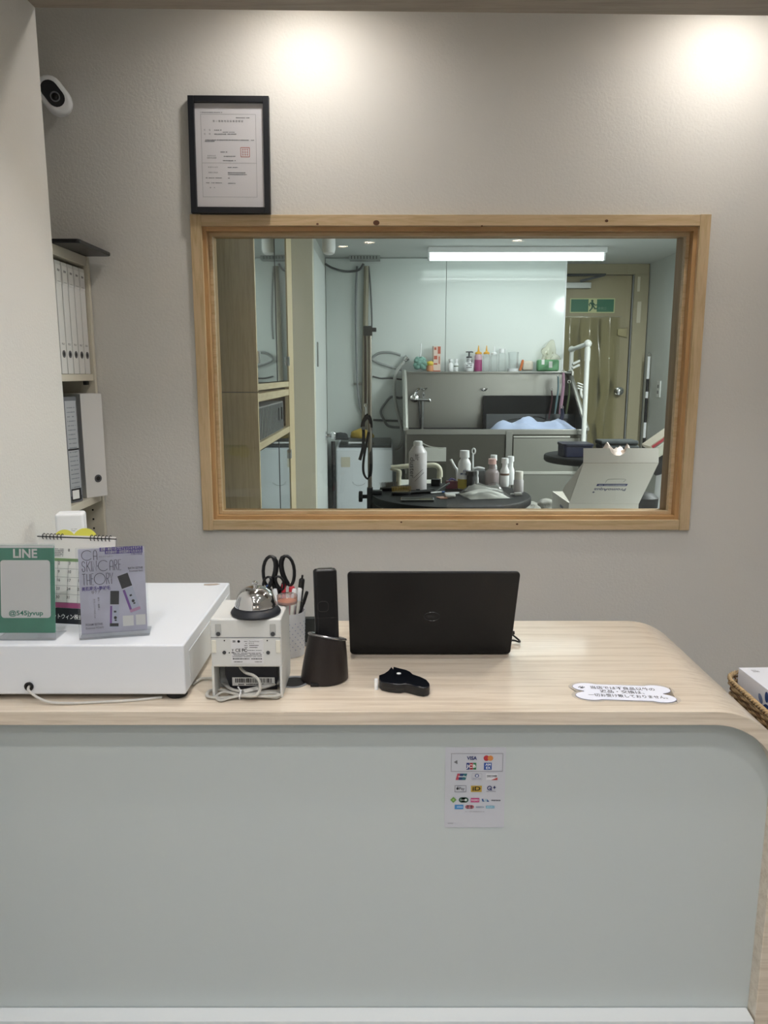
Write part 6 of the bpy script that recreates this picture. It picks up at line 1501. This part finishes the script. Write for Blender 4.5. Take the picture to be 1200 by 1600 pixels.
sw_ = B().lo((0, tw, 0), (tw, cd_-tw, ch)).build('side_wall', Mct, t); B().lo((cbw-tw, tw, 0), (cbw, cd_-tw, ch)).build('side_wall', Mct, t)
B().lo((tw, tw, 0), (cbw-tw, cd_-tw, tw)).build('floor_panel', Mci, t)
decal(sw_, 'blue_print', [rc(-0.10-0.02*i, 0.05-0.018*(j), 0.013, 0.010) for i in range(3) for j in range(2)], mat('carton_ink', '#3f5386', 0.6), 0, (0, 0, 0)).matrix_local = Matrix.Translation((-0.0006, 0, 0)) @ Euler((math.pi/2, 0, -math.pi/2)).to_matrix().to_4x4()
tl0, tl1 = at(911, 723, 2.765), at(1024, 723, 2.765)
dz_, dy_ = tl0.z-bz1, 2.765-2.95
L_ = math.hypot(dz_, dy_); th_ = math.atan2(-dy_, dz_)
fl = 0.052
lid = B().prism([(0, 0), (cbw, 0), (cbw, L_), (0, L_)], 0, tw, Matrix.Rotation(math.pi/2, 4, 'X')).build('lid', Mct, t, (0, 0.0, ch), (th_, 0, 0))
B().prism([(0, 0.012), (-0.040, 0.055), (-0.034, 0.095), (0, L_*0.98), (0.0, L_)], 0, tw, Matrix.Rotation(math.pi/2, 4, 'X')).build('dust_flap', Mct, lid, (0, 0, 0), (0, 0, math.radians(-35)))
xm = cbw*0.46; rn = 0.030
ntch = [(0, 0), (cbw, 0), (cbw, fl)]+[(xm+rn*math.cos(math.radians(a)), fl-rn*0.9*math.sin(math.radians(a))) for a in range(0, 181, 15)]+[(0, fl)]
B().prism(ntch, 0, tw, Matrix.Rotation(math.pi/2, 4, 'X')).build('tuck_flap', Mci, lid, (0, 0, L_), (-th_-math.radians(8), 0, 0))
text(lid, 'PromoAqua', 0.026, (cbw*0.50, -tw-0.0008, L_*0.37), mat('print_navy', '#3a3f78', 0.5), flip=True, width=cbw*0.44)
decal(lid, 'blue_band', [[(cbw*0.29, L_*0.455), (cbw*0.71, L_*0.455), (cbw*0.715, L_*0.51), (cbw*0.295, L_*0.51)]], mat('print_navy'), -tw-0.0006)
bars(lid, 'band_print', [(cbw*0.32, cbw*0.69, L_*0.482, 0.004)], M_whitep, -tw-0.0009)
ps = [(cbw*0.52+0.046*math.cos(a), L_*0.585+0.020*math.sin(a)) for a in [i*2*math.pi/24 for i in range(24)]]
B().tube([(cbw*0.40, -tw-0.0006, L_*0.54), (cbw*0.41, -tw-0.0006, L_*0.61), (cbw*0.46, -tw-0.0006, L_*0.625), (cbw*0.64, -tw-0.0006, L_*0.625), (cbw*0.655, -tw-0.0006, L_*0.59), (cbw*0.64, -tw-0.0006, L_*0.56)], 0.0005, 4, 4).build('logo_outline', M_greyink, lid)
decal(lid, 'plus_mark', [rc(cbw*0.285, L_*0.30, 0.010, 0.0028), rc(cbw*0.285, L_*0.30, 0.0028, 0.010)], mat('print_navy'), -tw-0.0006)

# ---- right edge: white machine, magazine, black stool
q = at(1052, 740, 3.25)
t = thing('dryer_machine', 'white rounded stand dryer at the right edge of the window', 'dryer', (q.x+0.07, 3.3, 0))
zt6 = at(1045, 700, 3.25).z
B().lathe([(0, 0), (0.12, 0), (0.12, 0.03), (0.05, 0.06), (0.04, 0.5), (0.10, 0.6), (0.125, 0.75), (0.115, zt6-0.05), (0.06, zt6), (0, zt6)], 32).build('body', M_white, t)
B().tube([(-0.06, 0, zt6-0.05), (-0.11, -0.01, zt6-0.075), (-0.145, -0.01, zt6-0.09)], [0.05, 0.042, 0.036], 14, 3).build('air_nozzle', M_black, t)
B().tube([(-0.14, 0, zt6-0.045), (-0.07, 0, zt6+0.01), (0.0, 0, zt6+0.07)], 0.028, 12, 3).build('air_hose', mat('hose_cream', '#bdbdb2', 0.5), t)
q0 = at(1018, 702, 3.2)
t = thing('magazine', 'red and white magazine leaning on the white dryer', 'magazine', (q0.x, 3.2, q0.z), (0, math.radians(-36), 0))
B().lo((0, -0.004, 0), (0.16, 0.10, 0.016), 0.001).build('pages', mat('cover_cream', '#b3aa9a', 0.6), t)
B().lo((0.006, -0.006, 0.001), (0.075, -0.004, 0.012)).build('red_block', mat('cover_red', '#a02f3a', 0.5), t)
q = at(1022, 776, 3.05)
t = thing('stool', 'black round stool seat at the lower right of the window', 'stool', (q.x, 3.15, 0))
B().lathe([(0, q.z-0.06), (0.05, q.z-0.06), (0.052, q.z-0.02), (0.03, q.z), (0, q.z+0.003)], 28).build('seat', M_blackm, t)
B().lathe([(0, 0), (0.06, 0), (0.055, 0.02), (0.02, 0.04), (0.02, q.z-0.06), (0, q.z-0.06)], 24).build('pedestal', M_steel, t)

# ---- white pipe towel rack and coloured cloths at the right of the bath
Mpv = mat('pvc_white', '#dfe1dd', 0.4)
a0 = at(918.5, 537, 5.12); a1 = at(893.5, 546, 5.86)
t = thing('pipe_rack', 'white plastic pipe rack standing at the right end of the bath', 'rack', (a0.x, 5.12, 0))
B().tube([(0, 0, 0.01), (0, 0, a0.z)], 0.016, 12).build('front_post', Mpv, t)
dv = a1-a0
B().tube([(dv.x, dv.y, 0.01), (dv.x, dv.y, a1.z)], 0.016, 12).build('rear_post', Mpv, t)
B().tube([(0, 0, a0.z), (dv.x, dv.y, a1.z)], 0.015, 12).build('top_rail', Mpv, t)
for v in ((0, 0, a0.z), (dv.x, dv.y, a1.z)):
    B().ball(v, 0.026, (1, 1, 1), 2).build('elbow', Mpv, t)
B().tube([(0, 0, a0.z-0.11), (0, 0, a0.z-0.03)], 0.019, 12).build('collar', Mpv, t)
for k in range(3):
    z = at(918, 601+4*k, 5.12).z
    B().box((-0.02, 0.02, z), (0.065, 0.03, 0.008), 0.002, rot=(0, math.radians(20), 0)).build('clip', Mpv, t)
z = at(914, 615, 5.12).z
B().tube([(-0.03, 0.01, z+0.035), (-0.025, 0.01, z-0.01), (-0.008, 0.01, z-0.03), (0, 0, z-0.03)], 0.009, 8, 4).build('hook', Mpv, t)
for k, dz2 in enumerate((0.0, -0.03)):
    z = at(896, 566, 5.75).z+dz2
    B().box((dv.x+0.03, dv.y-0.02, z), (0.06, 0.03, 0.018), 0.005, rot=(0, math.radians(-25), 0)).build('clip', Mpv, t)
for i, (px, py0, py1, w_, hx_, nm) in enumerate(((872, 590, 648, 0.025, '#7f9aa0', 'pale teal'), (880, 584, 652, 0.04, '#c39ab0', 'pink'), (889, 600, 650, 0.025, '#5a664a', 'olive green'), (878, 640, 668, 0.05, '#3b3d52', 'dark navy'), (862, 612, 655, 0.02, '#5f3f46', 'dark wine red'))):
    Yc = 5.60-0.03*i if i != 3 else 5.42
    p0, p1 = at(px, py0, Yc), at(px, py1, Yc); hgt = p0.z-p1.z
    t = thing('hanging_leash', nm+' webbing leash hanging at the right end of the bath', 'leash', (p0.x, Yc, p0.z), group='leashes hanging by the bath')
    B().tube([(0, 0, 0.008), (0.004, 0, -hgt*0.3), (-0.006, 0, -hgt*0.7), (-0.014, 0, -hgt)], [w_*0.5, w_*0.6, w_*0.7, w_*0.5], 8, 5, flat=0.4).build('strap', mat('strap_'+nm.replace(' ', '_'), hx_, 0.8), t)
    B().tube([(0.010*math.cos(a), 0.0, 0.016+0.010*math.sin(a)) for a in [k*math.pi/5 for k in range(10)]], 0.003, 6, closed=True).build('loop', M_steel, t)
q0 = at(850, 600, 5.50)
t = thing('leash_rail', 'thin steel rail carrying the hanging leashes above the bath', 'rail', (tx1-0.30, 5.60, at(878, 583, 5.60).z+0.002))
B().tube([(-0.10, 0, 0), (0.28, 0, 0)], 0.006, 8).build('rod', M_steel, t)
B().lo((0.27, -0.012, -0.02), (0.285, 0.17, 0.012), 0.002).build('bracket', M_steel, t)
